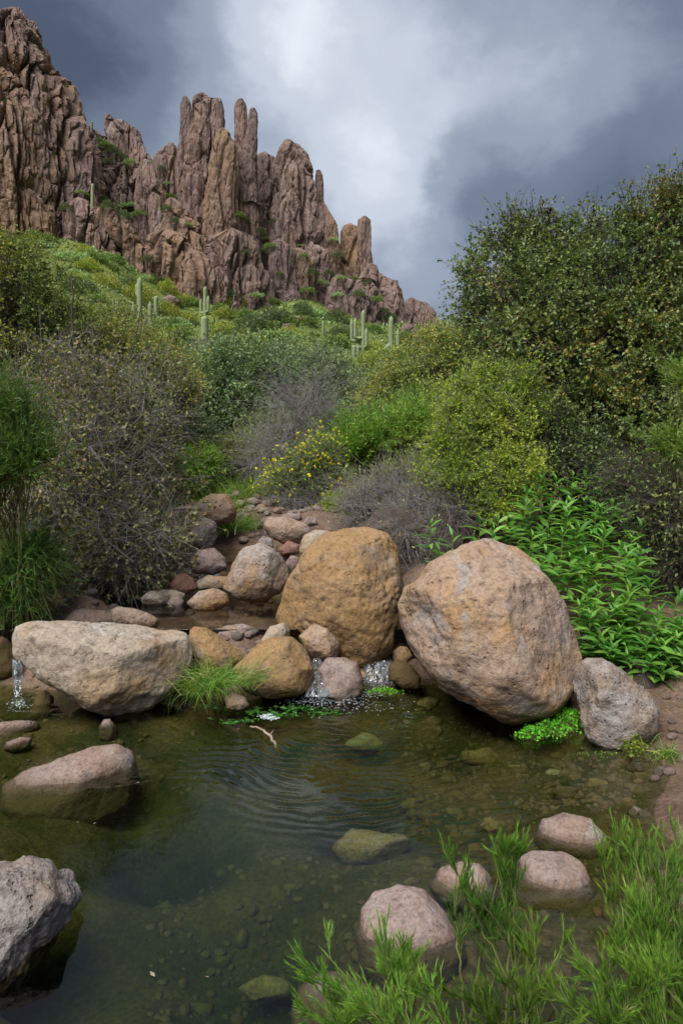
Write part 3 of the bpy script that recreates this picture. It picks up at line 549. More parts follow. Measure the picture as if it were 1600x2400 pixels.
# stones under the water
sunk = [(1000,1660,50,24,'sunk','brown sunken rock under the left of the huge tan boulder'),(1032,1757,30,15,'sunk','small sunken stone left of the pale sunken pair'),(1292,1820,36,18,'sunkpale','pale yellow sunken stone in the shallows'),
 (1325,1860,38,22,'red','reddish-brown sunken stone below the pale yellow one'),(1210,1805,40,14,'sunk','flat wedge of stone in the shallows'),(850,1745,60,26,'sunkpale','tan sunken rock below the cascade'),(870,1985,100,48,'sunk','large pale sunken slab in the centre of the pool'),
 (455,1750,52,18,'sunk','olive sunken stone below the grass tuft'),(440,1800,40,20,'sunk','olive sunken stone left of the ripples'),(1130,1775,50,26,'sunk','olive sunken stone near the middle of the shallows'),(1080,1890,26,18,'sunk','round yellow-brown sunken stone in the shallows'),(1075,1830,16,12,'sunkpale','tiny yellow sunken stone'),
 (1150,1935,30,18,'sunk','brown sunken stone left of the uppermost pinkish stone'),(720,2160,60,34,'sunk','brown sunken rock in the deep of the pool'),(520,2170,48,28,'sunk','sunken cobble in the lower middle of the pool'),(620,2320,70,30,'sunk','broad sunken rock near the bottom edge'),(640,2130,30,18,'sunk','small sunken cobble in the middle of the deep water'),(1090,2180,55,26,'red','reddish sunken stone between foreground stones'),
 (1240,2170,50,24,'red','reddish sunken stone under the broom'),(960,1890,30,18,'sunk','sunken stone at the ripple edge'),(330,1690,40,16,'sunk','sunken stone below the overhanging pale boulder'),(1400,1840,34,16,'sunk','sunken stone near the right shore'),(1180,1870,24,12,'sunk','sunken cobble in the shallows'),(590,2030,36,20,'sunk','sunken cobble under the calm water')]
for k, (x, y, a, b, mt, lb) in enumerate(sunk):
    w0 = G(x, y, 0); gz = float(ground([w0[0]], [w0[1]])[0]); w1 = G(x, y, gz-.03); D = w1[1]
    th = np.linspace(0, 2*np.pi, 12, endpoint=False); rr = np.random.default_rng(k).uniform(.72, 1.15, 12)
    boulder([(x+a*math.cos(t)*r, y+b*math.sin(t)*r) for t, r in zip(th, rr)], D, mt, lb, 1.0, 70+k, 14, 2.3, (), .8, 'stones under the water', 'sunken_stone', 'stone')
# ------------------------------------------------------------------ water
def water_mat(name, tint, absorb, dens, bump=.3, bscale=14):
    m, w = new_mat(name)
    co = w.n('ShaderNodeTexCoord').outputs['Object']
    n = w.noise(w.n('ShaderNodeMapping', i={'Vector': co, 'Scale': (1, 1.6, 1)}).outputs[0], bscale, 3, .5, .4)
    bp = w.n('ShaderNodeBump', i={'Strength': bump, 'Distance': .004, 'Height': n})
    fr = w.n('ShaderNodeFresnel', i={'IOR': 1.43, 'Normal': bp.outputs[0]})
    tr = w.n('ShaderNodeBsdfTransparent', i={'Color': tint}); gl = w.n('ShaderNodeBsdfGlossy', i={'Color': (1, 1, 1), 'Roughness': .03, 'Normal': bp.outputs[0]})
    mx = w.n('ShaderNodeMixShader', i={0: fr.outputs[0]}); w.put(mx.inputs[1], tr.outputs[0]); w.put(mx.inputs[2], gl.outputs[0])
    va = w.n('ShaderNodeVolumeAbsorption', i={'Color': absorb, 'Density': dens})
    w.n('ShaderNodeOutputMaterial', i={'Surface': mx.outputs[0], 'Volume': va.outputs[0]}); return m
def closed_sheet(name, xs, ys, zf, bottom, mat):
    X, Y = np.meshgrid(xs, ys); x, y = X.ravel(), Y.ravel(); z = zf(x, y); nx, ny = len(xs), len(ys)
    V = np.stack([x, y, z], 1)
    i, j = np.meshgrid(np.arange(ny-1), np.arange(nx-1), indexing='ij'); b = (i*nx+j).ravel()
    F = [np.stack([b, b+1, b+nx+1, b+nx], 1)]
    ring = np.concatenate([np.arange(nx), np.arange(1, ny)*nx+nx-1, (ny-1)*nx+np.arange(nx-2, -1, -1), np.arange(ny-2, 0, -1)*nx])
    o = len(V); low = V[ring].copy(); low[:, 2] = bottom; V = np.concatenate([V, low, [[x.mean(), y.mean(), bottom]]]); m = len(ring)
    k = np.arange(m); k2 = (k+1) % m
    F.append(np.stack([ring[k2], ring[k], o+k, o+k2], 1))
    me = bpy.data.meshes.new(name); Fq = np.concatenate(F); T = np.stack([o+k2, o+k, np.full(m, len(V)-1)], 1)
    L = np.concatenate([Fq.ravel(), T.ravel()]).astype(np.int32); st = np.concatenate([np.arange(len(Fq))*4, len(Fq)*4+np.arange(m)*3]).astype(np.int32)
    me.vertices.add(len(V)); me.vertices.foreach_set('co', V.astype(np.float32).ravel()); me.loops.add(len(L)); me.loops.foreach_set('vertex_index', L)
    me.polygons.add(len(st)); me.polygons.foreach_set('loop_start', st)
    sm = np.zeros(len(st), bool); sm[:(nx-1)*(ny-1)] = True; me.polygons.foreach_set('use_smooth', sm)
    me.materials.append(mat); me.update(calc_edges=True)
    return link(name, me)
SRC = G(790, 1620, 0)[:2]; SRC2 = G(900, 1600, 0)[:2]; SRCL = G(40, 1660, 0)[:2]
def pool_z(x, y):
    p = np.stack([x, y, 0*x], 1); wob = .35*fbm(p*1.1, 2, 3); wob2 = .03*fbm(p*5, 2, 4)
    z = np.zeros_like(x)
    for (sx, sy), k, a, s in ((SRC, 88, .0042, 0), (SRC2, 97, .0028, 1.3), (SRC+np.array([-.9, .1]), 80, .0016, 2.0), (SRC+np.array([.35, -.25]), 120, .0010, .5)):
        d = np.hypot(x-sx, y-sy)+wob*.25+wob2+.02*fbm(p*8, 2, 40); a0 = np.arctan2(x-sx, sy-y)
        fan = np.exp(-((a0+.16)/.75)**2)*sstep(.05, .35, d)*(1-sstep(1.2, 2.1, d+.45*fbm(p*.9+5, 2, 6)))
        z += a*fan*np.sin(k*d+s)*np.clip(.55+1.1*fbm(p*np.array([2.6, 3.4, 1])+s, 3, 8), 0, 1.6)
    d = np.hypot(x-SRC[0], y-SRC[1]); z += .010*np.exp(-(d/.28)**2)*fbm(p*14, 4, 12)+.004*np.exp(-(d/.55)**2)*fbm(p*16, 3, 14)
    d = np.hypot(x-SRCL[0], y-SRCL[1]); z += .010*np.exp(-(d/.22)**2)*fbm(p*14, 4, 13)
    z += .0011*fbm(p*2.3, 3, 15)
    near = np.hypot(x-.75, (y-2.75)*1.2); z += .004*np.exp(-(near/.5)**2)*fbm(p*np.array([5, 11, 1]), 3, 17)
    return z
M['water'] = water_mat('pool_water_clear', (.93, .97, .93), (.46, .66, .32), 3.0, .25, 9)
M['water2'] = water_mat('stream_water_clear', (.95, .95, .92), (.62, .58, .38), 1.2, .5, 16)
xs = np.concatenate([np.linspace(-4.5, -1.7, 60)[:-1], np.arange(-1.7, 1.3, .014), np.linspace(1.3, 2.6, 40)[1:]])
ys = np.concatenate([np.linspace(.3, 1.7, 40)[:-1], np.arange(1.7, 5.0, .0145)])
o = closed_sheet('pool_water', xs, ys, pool_z, -1.0, M['water']); tag(o, 'dark green clear pool with fine ripples in the foreground', None, None, 'structure')
UZ = .345
def upper_z(x, y):
    p = np.stack([x, y, 0*x], 1)
    return UZ+.0025*fbm(p*np.array([4, 9, 1]), 3, 30)+.16*sstep(6.45, 7.5, y)+.14*sstep(7.5, 8.6, y)+sstep(6.3, 6.8, y)*.008*fbm(p*9, 3, 31)
o = closed_sheet('upper_pool_water', np.linspace(-3.2, .95, 170), np.linspace(5.12, 8.6, 150), upper_z, -.2, M['water2']); tag(o, 'shallow brown water of the upper stream', None, None, 'structure')

# white water of the little falls
def foam_mat():
    m, w = new_mat('white_water')
    co = w.n('ShaderNodeTexCoord').outputs['Object']
    n = w.noise(w.n('ShaderNodeMapping', i={'Vector': co, 'Scale': (38, 10, 4)}).outputs[0], 1, 2, .5, .2)
    f = w.mapr(n, .38, .70)
    tr = w.n('ShaderNodeBsdfTransparent', i={'Color': (.93, .95, .95)}); gl = w.n('ShaderNodeBsdfGlossy', i={'Roughness': .08})
    df = w.n('ShaderNodeBsdfPrincipled', i={'Base Color': (.26, .295, .33), 'Roughness': .35})
    fr = w.n('ShaderNodeFresnel', i={'IOR': 1.4}); m1 = w.n('ShaderNodeMixShader', i={0: fr.outputs[0]}); w.put(m1.inputs[1], tr.outputs[0]); w.put(m1.inputs[2], gl.outputs[0])
    m2 = w.n('ShaderNodeMixShader', i={0: w.math('MULTIPLY', f, .5)}); w.put(m2.inputs[1], m1.outputs[0]); w.put(m2.inputs[2], df.outputs[0])
    finish(w, m2.outputs[0]); return m
M['foam'] = foam_mat()
def bubble_mat():
    m, w = new_mat('foam_bubbles')
    finish(w, w.n('ShaderNodeBsdfPrincipled', i={'Base Color': (.42, .47, .51), 'Roughness': .6}).outputs[0]); return m
M['bubble'] = bubble_mat()
def fall(path, label, seed):
    """a thin tumbling sheet of water: rows (x, y, forward distance, half width in metres)"""
    pts = np.array([P(a, b, D) for a, b, D, h in path]); hw = np.array([h for *_, h in path])
    t = np.linspace(0, len(path)-1, 60); C = np.stack([np.interp(t, np.arange(len(path)), pts[:, k]) for k in range(3)], 1); hw = np.interp(t, np.arange(len(path)), hw)
    s = np.linspace(-1, 1, 26); V = []
    for sgn in (0, 1):
        X = C[:, None, 0]+hw[:, None]*s; Y = C[:, None, 1]+.03*(s**2)-.0+0*X; Z = C[:, None, 2]-.015*s**2+0*X
        v = np.stack([X, Y, Z], -1).reshape(-1, 3)
        dd = .010*fbm(v*np.array([36, 36, 4]), 3, seed)+.004*fbm(v*np.array([90, 90, 10]), 2, seed+3); v[:, 1] -= dd*1.2; v[:, 2] += dd*.6
        if sgn: v += np.array([0, .012, -.008])
        V.append(v)
    n, k = 60, 26
    i, j = np.meshgrid(np.arange(n-1), np.arange(k-1), indexing='ij'); b = (i*k+j).ravel(); F = np.stack([b, b+1, b+k+1, b+k], 1)
    F = np.concatenate([F, F[:, ::-1]+n*k]); V = np.concatenate(V); base = V.mean(0)
    o = link('waterfall', mesh_np('waterfall', V-base, F, M['foam']), loc=base); tag(o, label, 'waterfall', 'little waterfalls between the boulders'); return o
fall([(752,1530,4.98,.05),(750,1548,4.9,.055),(742,1575,4.72,.05),(740,1600,4.62,.055),(748,1632,4.5,.10)], 'white trickle left of the rounded wet rock', 1)
fall([(880,1520,5.2,.10),(882,1545,5.08,.11),(884,1552,4.98,.11),(886,1578,4.92,.10),(884,1600,4.85,.12)], 'low white cascade right of the rounded wet rock', 2)
fall([(22,1528,5.1,.035),(34,1548,4.95,.04),(38,1590,4.85,.035),(40,1630,4.75,.045),(42,1655,4.62,.07)], 'small waterfall at the left edge beside the pale boulder', 3)
fall([(495,1318,7.3,.06),(500,1335,7.0,.10),(488,1352,6.75,.10),(470,1372,6.5,.05)], 'broken white riffle above the upper pool', 4)
def bubbles(name, label, spots, n, seed, r=(.003, .009)):
    rng = np.random.default_rng(seed); d = np.array([[1, 0, 0], [0, 1, 0], [-1, 0, 0], [0, -1, 0], [0, 0, 1], [0, 0, -1.]]); F = np.array([[0, 1, 4], [1, 2, 4], [2, 3, 4], [3, 0, 4], [1, 0, 5], [2, 1, 5], [3, 2, 5], [0, 3, 5]])
    A = np.concatenate([rng.normal(size=(n, 2))*np.array([sx, sy])+np.array([x, y]) for x, y, sx, sy, z in spots]); Pn = np.array([G(a, b, 0) for a, b in A]); Pn[:, 2] = pool_z(Pn[:, 0], Pn[:, 1])
    rr = rng.uniform(*r, len(Pn))*rng.choice([.6, 1, 1.3], len(Pn)); V = Pn[:, None]+d[None]*(rr[:, None, None]*np.array([1.4, 1.2, .6]))
    o = link(name, mesh_np(name, V.reshape(-1, 3), (F[None]+np.arange(len(Pn))[:, None, None]*6).reshape(-1, 3), M['bubble'])); tag(o, label, None, None, 'stuff')
bubbles('foam', 'white bubbles and spray at the foot of the cascade', [(748,1628,14,6,0),(748,1630,20,8,0),(790,1642,34,7,0),(800,1632,30,6,0),(845,1622,30,6,0),(885,1600,18,5,0),(886,1598,14,4,0),(720,1644,26,6,0),(830,1655,60,9,0)], 180, 3, (.0012, .004))
bubbles('foam', 'white bubbles below the small left waterfall', [(44,1652,16,5,0)], 120, 4, (.0012, .004))
bubbles('foam', 'patch of white froth floating by the algae', [(628,1678,9,2.5,0),(640,1682,7,2,0)], 200, 5, (.003, .006))
# ------------------------------------------------------------------ vegetation toolkit
def tubes(PL, r0, r1, sides=3):
    """PL (N,k,3) polylines -> vertices, quads; radii taper r0 -> r1 (arrays of N)"""
    N, k, _ = PL.shape
    T = nrm(np.gradient(PL, axis=1)); ref = np.where(np.abs(T[..., 2:3]) > .9, np.array([1., 0, 0]), np.array([0, 0, 1.]))
    A = nrm(np.cross(T, ref)); B = np.cross(T, A)
    rr = (np.asarray(r0)[:, None]*(1-np.linspace(0, 1, k))+np.asarray(r1)[:, None]*np.linspace(0, 1, k))[..., None]
    an = np.arange(sides)*2*np.pi/sides
    V = np.stack([PL+rr*(math.cos(a)*A+math.sin(a)*B) for a in an], 2)          # N,k,s,3
    n, i, s = np.meshgrid(np.arange(N), np.arange(k-1), np.arange(sides), indexing='ij'); s2 = (s+1) % sides
    b = (n*k+i)*sides
    F = np.stack([b+s, b+s2, b+sides+s2, b+sides+s], -1).reshape(-1, 4)
    return V.reshape(-1, 3), F
def polyline(rng, p0, d, L, k=4, jit=.25, up=0.0):
    """(N) starts, directions, lengths -> (N,k+1,3)"""
    N = len(p0); out = [p0]; p = p0.copy(); d = nrm(d)
    for _ in range(k):
        d = nrm(d+rng.normal(size=(N, 3))*jit+np.array([0, 0, up])); p = p+d*(L/k)[:, None]; out.append(p)
    return np.stack(out, 1)
def bezier(a, b, c, k, rng, wob):
    t = np.linspace(0, 1, k)[None, :, None]
    p = (1-t)**2*a[:, None]+2*t*(1-t)*b[:, None]+t*t*c[:, None]
    return p+rng.normal(size=p.shape)*wob*np.sin(np.pi*t)
def leaves(rng, p, d, l, w, fold=.25, droop=0.0):
    """diamond leaves folded along the midrib: N of them, 2 triangles each"""
    N = len(p); d = nrm(d+np.array([0, 0, -droop])); r = nrm(rng.normal(size=(N, 3))+np.array([0, 0, .6])); s = nrm(np.cross(d, r)); u = np.cross(s, d)
    l = np.asarray(l)[:, None]; w = np.asarray(w)[:, None]
    V = np.stack([p, p+d*l*.5+s*w*.5+u*w*fold, p+d*l, p+d*l*.5-s*w*.5+u*w*fold], 1)
    b = np.arange(N)[:, None]*4
    F = np.concatenate([b+np.array([0, 1, 2]), b+np.array([0, 2, 3])])
    return V.reshape(-1, 3), F
def needles(rng, p, d, l, w):
    """slim one-triangle needles"""
    N = len(p); d = nrm(d); s = nrm(np.cross(d, rng.normal(size=(N, 3)))); l = np.asarray(l)[:, None]; w = np.asarray(w)[:, None]
    V = np.stack([p-s*w*.5, p+s*w*.5, p+d*l], 1); return V.reshape(-1, 3), np.arange(N*3).reshape(-1, 3)
def tri(F): return np.concatenate([F[:, [0, 1, 2]], F[:, [0, 2, 3]]]) if F.shape[1] == 4 else F
def join(lst):
    V, F, o = [], [], 0
    for v, f in lst: V.append(v); F.append(tri(f)+o); o += len(v)
    return np.concatenate(V), np.concatenate(F)
LUMP = [np.convolve(np.tile(np.random.default_rng(k).random(24), 3), [.25, .5, .25], 'same')[24:48] for k in range(8)]
def sample_blobs(rng, blobs, n, shell=.55, tl=0.0):
    """blobs: (px, py, rx, ry, D, depth m). points spread through ellipsoids, biased outward; returns points and outward directions"""
    w = np.array([b[2]*b[3] for b in blobs], float); w /= w.sum(); idx = rng.choice(len(blobs), n, p=w)
    Pn, O = [], []
    for k in idx:
        x, y, rx, ry, D, dm = blobs[k]; v = nrm(rng.normal(size=3)); v[1] -= .25; v = nrm(v); rad = shell+(1-shell)*rng.random()**.6
        if rng.random() < .2: rad *= rng.random()
        c = P(x, y, D); s = D/FPX; rad *= .62+.85*LUMP[k % 8][int((math.atan2(v[2], v[0])+math.pi)/6.2832*23.99)]
        ax = np.array([rx*s, dm, ry*s]); ax = np.maximum(ax-.5*tl, .35*ax)     # the twigs reach beyond the spray centres
        Pn.append(c+v*rad*ax); O.append(nrm(v/np.array([rx*s, dm, ry*s])))
    return np.array(Pn), np.array(O)
def bush(name, label, root, blobs, n, seed, leafmat, twigmat, cat='bush', tw=(7, .22, .55), lf=(4, .035, .018), tr=.0035, nst=6, stem_r=.03, droop=.05, up=.15, jit=.3, spread=.8, tb=0.0, group=None, flowers=None, barkparts=('stems', 'foliage'), tint_pow=1.0, shell=.55, lvl2=0):
    """stems from the root, a limb to every spray, twigs in each spray, leaves along each twig"""
    rng = np.random.default_rng(seed)
    root = np.array(root, float); C, O = sample_blobs(rng, blobs, n, shell, tw[1])
    cen = np.array([P(b[0], b[1], b[4]) for b in blobs])
    tops = cen[rng.integers(len(cen), size=nst)]+rng.normal(size=(nst, 3))*.25*np.array([1, 1, .6])*np.linalg.norm(C.std(0))
    ctl = (root*.55+tops*.45); ctl[:, 2] = np.maximum(ctl[:, 2], root[2])+.15*(tops[:, 2]-root[2])
    r0 = root+rng.normal(size=(nst, 3))*np.array([.12, .12, 0])
    ST = bezier(r0, ctl, tops, 12, rng, .02*np.linalg.norm(tops-root, axis=1).mean())
    # limbs
    si = np.argmin(np.linalg.norm(C[:, None]-tops[None], axis=2)+rng.random((n, nst))*.6, axis=1); ti = rng.integers(4, 12, size=n)
    a = ST[si, ti]; mid = a*.5+C*.5+np.array([0, 0, .12])*np.linalg.norm(C-a, axis=1)[:, None]
    LB = bezier(a, mid, C, 6, rng, .03)
    nt, tl, _ = tw; nl, ll, lw = lf
    s = np.repeat(np.arange(n), nt); N = len(s)
    d = nrm(O[s]*.7+nrm(rng.normal(size=(N, 3)))*spread+np.array([0, 0, up]))
    TW = polyline(rng, C[s], d, tl*rng.choice([.5, .7, .9, 1.1, 1.3, 1.7], N), 3, jit, up*.2)
    parts = [tubes(ST, np.full(nst, stem_r), np.full(nst, stem_r*.25), 5), tubes(LB, np.full(n, stem_r*.24), np.full(n, tr*1.2), 3), tubes(TW[:, [0, 1, 3] if tl > .3 and nl < 7 else [0, 3]], np.full(N, tr), np.full(N, tr*.35), 3)]
    if lvl2:       # side twiglets
        s2 = np.repeat(np.arange(N), lvl2); i2 = rng.integers(1, 3, size=len(s2)); b0 = TW[s2, i2]
        d2 = nrm((TW[s2, i2+1]-b0)/tl*3+rng.normal(size=(len(s2), 3))*.8); T2 = polyline(rng, b0, d2, tl*rng.uniform(.25, .6, len(s2)), 2, jit)
        parts.append(tubes(T2, np.full(len(s2), tr*.6), np.full(len(s2), tr*.25), 3))
    V, F = join(parts)
    e = empty(name, root); tag(e, label, cat, group)
    link(barkparts[0], mesh_np(barkparts[0], V-root, F, M[twigmat]), e)
    nl, ll, lw = lf
    if nl:
        if lvl2: base, nn = np.concatenate([TW[:, 1:].reshape(-1, 3), T2[:, 1:].reshape(-1, 3)]), None
        s = rng.integers(N, size=int(N*nl)) if nl < 1 else np.repeat(np.arange(N), int(nl)); t = rng.random(len(s))*2.98; i = t.astype(int); f = (t-i)[:, None]
        p = TW[s, i]*(1-f)+TW[s, i+1]*f; dd = nrm(TW[s, i+1]-TW[s, i])*.9+nrm(rng.normal(size=p.shape))*.9
        if lvl2:
            s2_ = rng.integers(len(T2), size=len(s)//2); p[:len(s2_)] = T2[s2_, 2]; dd[:len(s2_)] = nrm(T2[s2_, 2]-T2[s2_, 1])+nrm(rng.normal(size=(len(s2_), 3)))*.6
        k = rng.uniform(.6, 1.3, len(p)); ndl = lw < .2*ll; V, F = needles(rng, p, dd, ll*k, lw*1.2*k) if ndl else leaves(rng, p, dd, ll*k, lw*k, .25, droop)
        clump = fbm(p*1.7, 2, seed)*.28
        tn = np.clip(rng.random(len(p))**tint_pow*.85+clump+.08+tb, 0, 1)
        link(barkparts[1], mesh_np(barkparts[1], V-root, F, M[leafmat], True, np.repeat(tn, 3 if ndl else 4)), e)
    if flowers:
        nf, fs = flowers; s = rng.integers(N, size=nf); p = TW[s, 3]
        parts = [leaves(rng, p, nrm(rng.normal(size=(nf, 3)))+np.array([0, 0, .5]), np.full(nf, fs), np.full(nf, fs*.7)) for _ in range(4)]
        V, F = join(parts); link('flowers', mesh_np('flowers', V-root, F, M['flower'], True, rng.random(len(V))), e)
    return e
def blades(rng, base, d, L, wd, k=4, bend=.35):
    """tapering grass blades bending over: N"""
    N = len(base); d = nrm(d); side = nrm(np.cross(d, rng.normal(size=(N, 3)))); p = base; rows = []; hor = nrm(rng.normal(size=(N, 3))*np.array([1, 1, .1]))
    for i in range(k+1):
        wv = (wd*(1-(i/k)**1.5)+.0002)[:, None]; rows += [p-side*wv*.5, p+side*wv*.5]
        d = nrm(d+hor*bend/k+np.array([0, 0, -bend*.9/k*(i+.5)])); p = p+d*(L/k)[:, None]
    V = np.stack(rows, 1); b = np.arange(N)[:, None]*(2*(k+1)); F = np.concatenate([b+np.array([2*i, 2*i+1, 2*i+3, 2*i+2]) for i in range(k)])
    return V.reshape(-1, 3), F, 2*(k+1)
def tuft(name, label, pos, n, h, spread, seed, mat='grass', wd=.004, bend=.6, lean=(0, 0, 0), group='grass tufts', cat='grass tuft', foot=.06):
    rng = np.random.default_rng(seed); pos = np.array(pos, float)
    b = pos+rng.normal(size=(n, 3))*np.array([foot, foot, 0]); d = np.array([0, 0, 1.])+np.array(lean)+rng.normal(size=(n, 3))*spread*np.array([1, 1, .3])
    V, F, m = blades(rng, b, d, h*rng.uniform(.45, 1.15, n), wd*rng.uniform(.7, 1.3, n), 4, bend)
    o = link(name, mesh_np(name, V-pos, F, M[mat], True, np.repeat(np.clip(rng.random(n)**1.1, 0, 1), m)), loc=pos); tag(o, label, cat, group); return o
def gz(x, y): return float(ground([x], [y])[0])
def onground(px, py, D):            # a foot on the ground below pixel px at distance D
    p = P(px, py, D); return np.array([p[0], p[1], gz(p[0], p[1])])

# ------------------------------------------------------------------ the shrubs of the creek, left side
bush('scrub_oak', 'grey twiggy bush with sparse olive leaves leaning over the left bank', onground(230, 1380, 6.9),
     [(220,1120,235,230,6.7,.9),(330,1260,120,120,6.2,.5),(130,960,190,150,7.3,.8),(300,980,160,130,7.4,.7),(90,1270,110,110,6.3,.5),(230,1330,170,60,6.1,.4)], 560, 101, 'scrubleaf', 'twig', tw=(7, .34, 0), lf=(8, .044, .027), tr=.0030, nst=9, stem_r=.035, up=-.02, spread=1.0, lvl2=1)
bush('scrub_oak', 'yellowish scrub oak at the left edge above the grey twiggy bush', onground(60, 1000, 10), [(60,760,150,170,10,.9),(0,640,110,110,9.8,.8),(170,800,120,90,10.4,.8),(30,900,150,120,9.6,.7)], 430, 102, 'oliveleaf', 'twigdark', tw=(8, .28, 0), lf=(9, .046, .026), tr=.004, stem_r=.045, tb=-.02)
bush('scrub_oak', 'olive bush right of the bare snag', onground(330, 1000, 11), [(330,850,130,90,11,.9),(260,780,110,70,11.6,.8),(400,900,90,80,10.8,.7)], 330, 103, 'oliveleaf', 'twig', tw=(8, .28, 0), lf=(10, .044, .025), tr=.0025, tb=.05)
bush('desert_broom', 'dark green broom at the left edge, mid height', onground(20, 1250, 5.2), [(20,1000,95,80,5.1,.35),(60,1080,60,80,5.0,.3),(-20,1120,80,90,5.0,.3)], 150, 104, 'broomdark', 'stemgreen', tw=(10, .28, 0), lf=(16, .05, .006), tr=.0022, nst=7, stem_r=.012, up=.7, spread=.45, jit=.12)
bush('desert_broom', 'drooping green broom at the left edge above the water', onground(30, 1440, 5.5), [(40,1330,95,85,5.35,.35),(90,1290,60,60,5.3,.3),(0,1390,70,50,5.3,.3)], 150, 105, 'broomdark', 'stemgreen', tw=(10, .26, 0), lf=(16, .05, .005), tr=.002, nst=7, stem_r=.012, up=-.25, spread=.6, jit=.15, tb=.1)
def snag(name, label, root, tip, seed, r=.03, side=9, L=.7, mat='twig'):
    """a bare dead stem with side branches"""
    rng = np.random.default_rng(seed); root, tip = np.array(root), np.array(tip); k = 14
    S = bezier(root[None], (root*.5+tip*.5)[None]+rng.normal(size=(1, 3))*.08, tip[None], k, rng, .02)
    i = rng.integers(4, k-1, size=side); b = S[0, i]; d = nrm(rng.normal(size=(side, 3))*np.array([1, .7, .3])+np.array([0, 0, .55]))
    Lb = L*rng.uniform(.5, 1.2, side)*(1.25-i/k); B = polyline(rng, b, d, Lb, 6, .22, .05)
    s = np.repeat(np.arange(side), 7); j = rng.integers(2, 6, size=len(s)); d2 = nrm(B[s, j+1-(j == 6)]-b[s]+rng.normal(size=(len(s), 3))*.5); T = polyline(rng, B[s, j], d2, L*.45*rng.uniform(.4, 1.1, len(s)), 4, .3)
    s3 = np.repeat(np.arange(len(T)), 3); T3 = polyline(rng, T[s3, rng.integers(1, 5, size=len(s3))], rng.normal(size=(len(s3), 3))+np.array([0, 0, .4]), L*.18*rng.uniform(.4, 1.2, len(s3)), 3, .3)
    e = empty(name, root); tag(e, label, 'dead tree')
    V, F = tubes(S, np.array([r]), np.array([r*.25]), 6); link('trunk', mesh_np('trunk', V-root, F, M['twigdark']), e)
    V, F = join([tubes(B, np.full(side, r*.38), np.full(side, r*.12), 4), tubes(T, np.full(len(T), r*.14), np.full(len(T), r*.05)), tubes(T3, np.full(len(T3), r*.07), np.full(len(T3), r*.03))])
    link('branches', mesh_np('branches', V-root, F, M[mat]), e); return e
snag('dead_snag', 'bare dark snag standing up above the left scrub', onground(140, 1000, 9), P(168, 640, 9), 201, .032, 11, .8)
snag('dead_snag', 'pale leafless branch reaching right of the dark snag', onground(210, 1000, 9.2), P(330, 720, 9.1), 202, .02, 7, .6, 'twigpale')
# ------------------------------------------------------------------ centre
bush('grey_green_bush', 'round grey-green bush in the centre above the stream', onground(540, 1060, 14), [(540,900,150,110,14,1.3),(470,960,90,80,13.6,.9),(630,920,100,90,14.2,1.0),(560,1000,120,60,13.5,.8)], 560, 110, 'greyleaf', 'twigdark', tw=(8, .34, 0), lf=(10, .062, .034), tr=.0032, stem_r=.05, tb=.08)
bush('grey_green_bush', 'smaller grey-green bush to the right of the round one', onground(740, 1040, 16), [(740,900,110,80,16,1.2),(680,860,90,60,17,1.0),(800,960,80,70,15.5,.9)], 380, 111, 'greyleaf', 'twig', tw=(8, .36, 0), lf=(10, .062, .034), tr=.003, tb=.12)
bush('bare_shrub', 'leafless silver-grey shrub with arching twigs in the centre', onground(640, 1170, 10.6), [(690,960,95,90,10.6,.6),(640,1050,80,70,10.3,.5),(740,930,60,80,10.8,.5),(600,1100,60,60,10.2,.4)], 80, 112, 'greyleaf', 'twigpale', tw=(9, .60, 0), lf=(0, 0, 0), tr=.0028, nst=12, stem_r=.022, up=.05, spread=.8, jit=.25, lvl2=2)
bush('flowering_bush', 'bush dotted with yellow flowers in the centre above the stream', onground(710, 1190, 9.9), [(715,1100,80,65,9.7,.5),(760,1060,50,50,9.8,.4),(660,1130,45,45,9.6,.4)], 230, 113, 'limeleaf', 'twig', tw=(9, .22, 0), lf=(5, .032, .013), tr=.0025, tb=-.15, flowers=(520, .030))
bush('desert_broom', 'bright green broom right of the yellow-flowered bush', onground(900, 1130, 10.5), [(870,1030,80,50,10.4,.5),(960,1010,70,50,10.3,.5),(830,1060,50,40,10.2,.4)], 170, 114, 'broom', 'stemgreen', tw=(10, .34, 0), lf=(14, .075, .010), tr=.003, nst=8, stem_r=.014, up=.7, spread=.5, jit=.12, tb=.05)
bush('small_shrub', 'small yellow-green shrub beside the pale rock upstream', onground(790, 1210, 9.0), [(790,1190,42,28,8.9,.25)], 60, 115, 'limeleaf', 'stemgreen', tw=(7, .14, 0), lf=(8, .04, .014), tr=.002, stem_r=.008, up=.4)
bush('small_shrub', 'bright green shrub left of the stream under the twiggy bush', onground(450, 1170, 10), [(430,1110,65,45,9.9,.4),(480,1090,45,35,10,.3)], 130, 116, 'broom', 'stemgreen', tw=(9, .24, 0), lf=(12, .06, .009), tr=.002, stem_r=.01, up=.5, tb=.12)
bush('dead_brush', 'tangle of dead grey brush over the bank behind the biggest boulders', onground(930, 1230, 8.0), [(900,1150,110,45,7.9,.4),(980,1190,90,60,7.3,.35),(960,1250,70,70,6.8,.3),(850,1190,80,40,7.6,.35),(1050,1200,60,60,6.9,.3)], 190, 117, 'scrubleaf', 'twig', tw=(9, .38, 0), lf=(1, .035, .018), tr=.0032, nst=9, stem_r=.016, up=-.15, spread=1.0, jit=.35, lvl2=2)
bush('dead_brush', 'grey dead brush at the foot of the flowering bush', onground(690, 1200, 9.7), [(680,1170,80,25,9.5,.3),(760,1150,50,30,9.7,.3)], 80, 118, 'greyleaf', 'twigpale', tw=(10, .25, 0), lf=(0, 0, 0), tr=.003, nst=6, stem_r=.01, up=-.2, spread=1.0, lvl2=2)
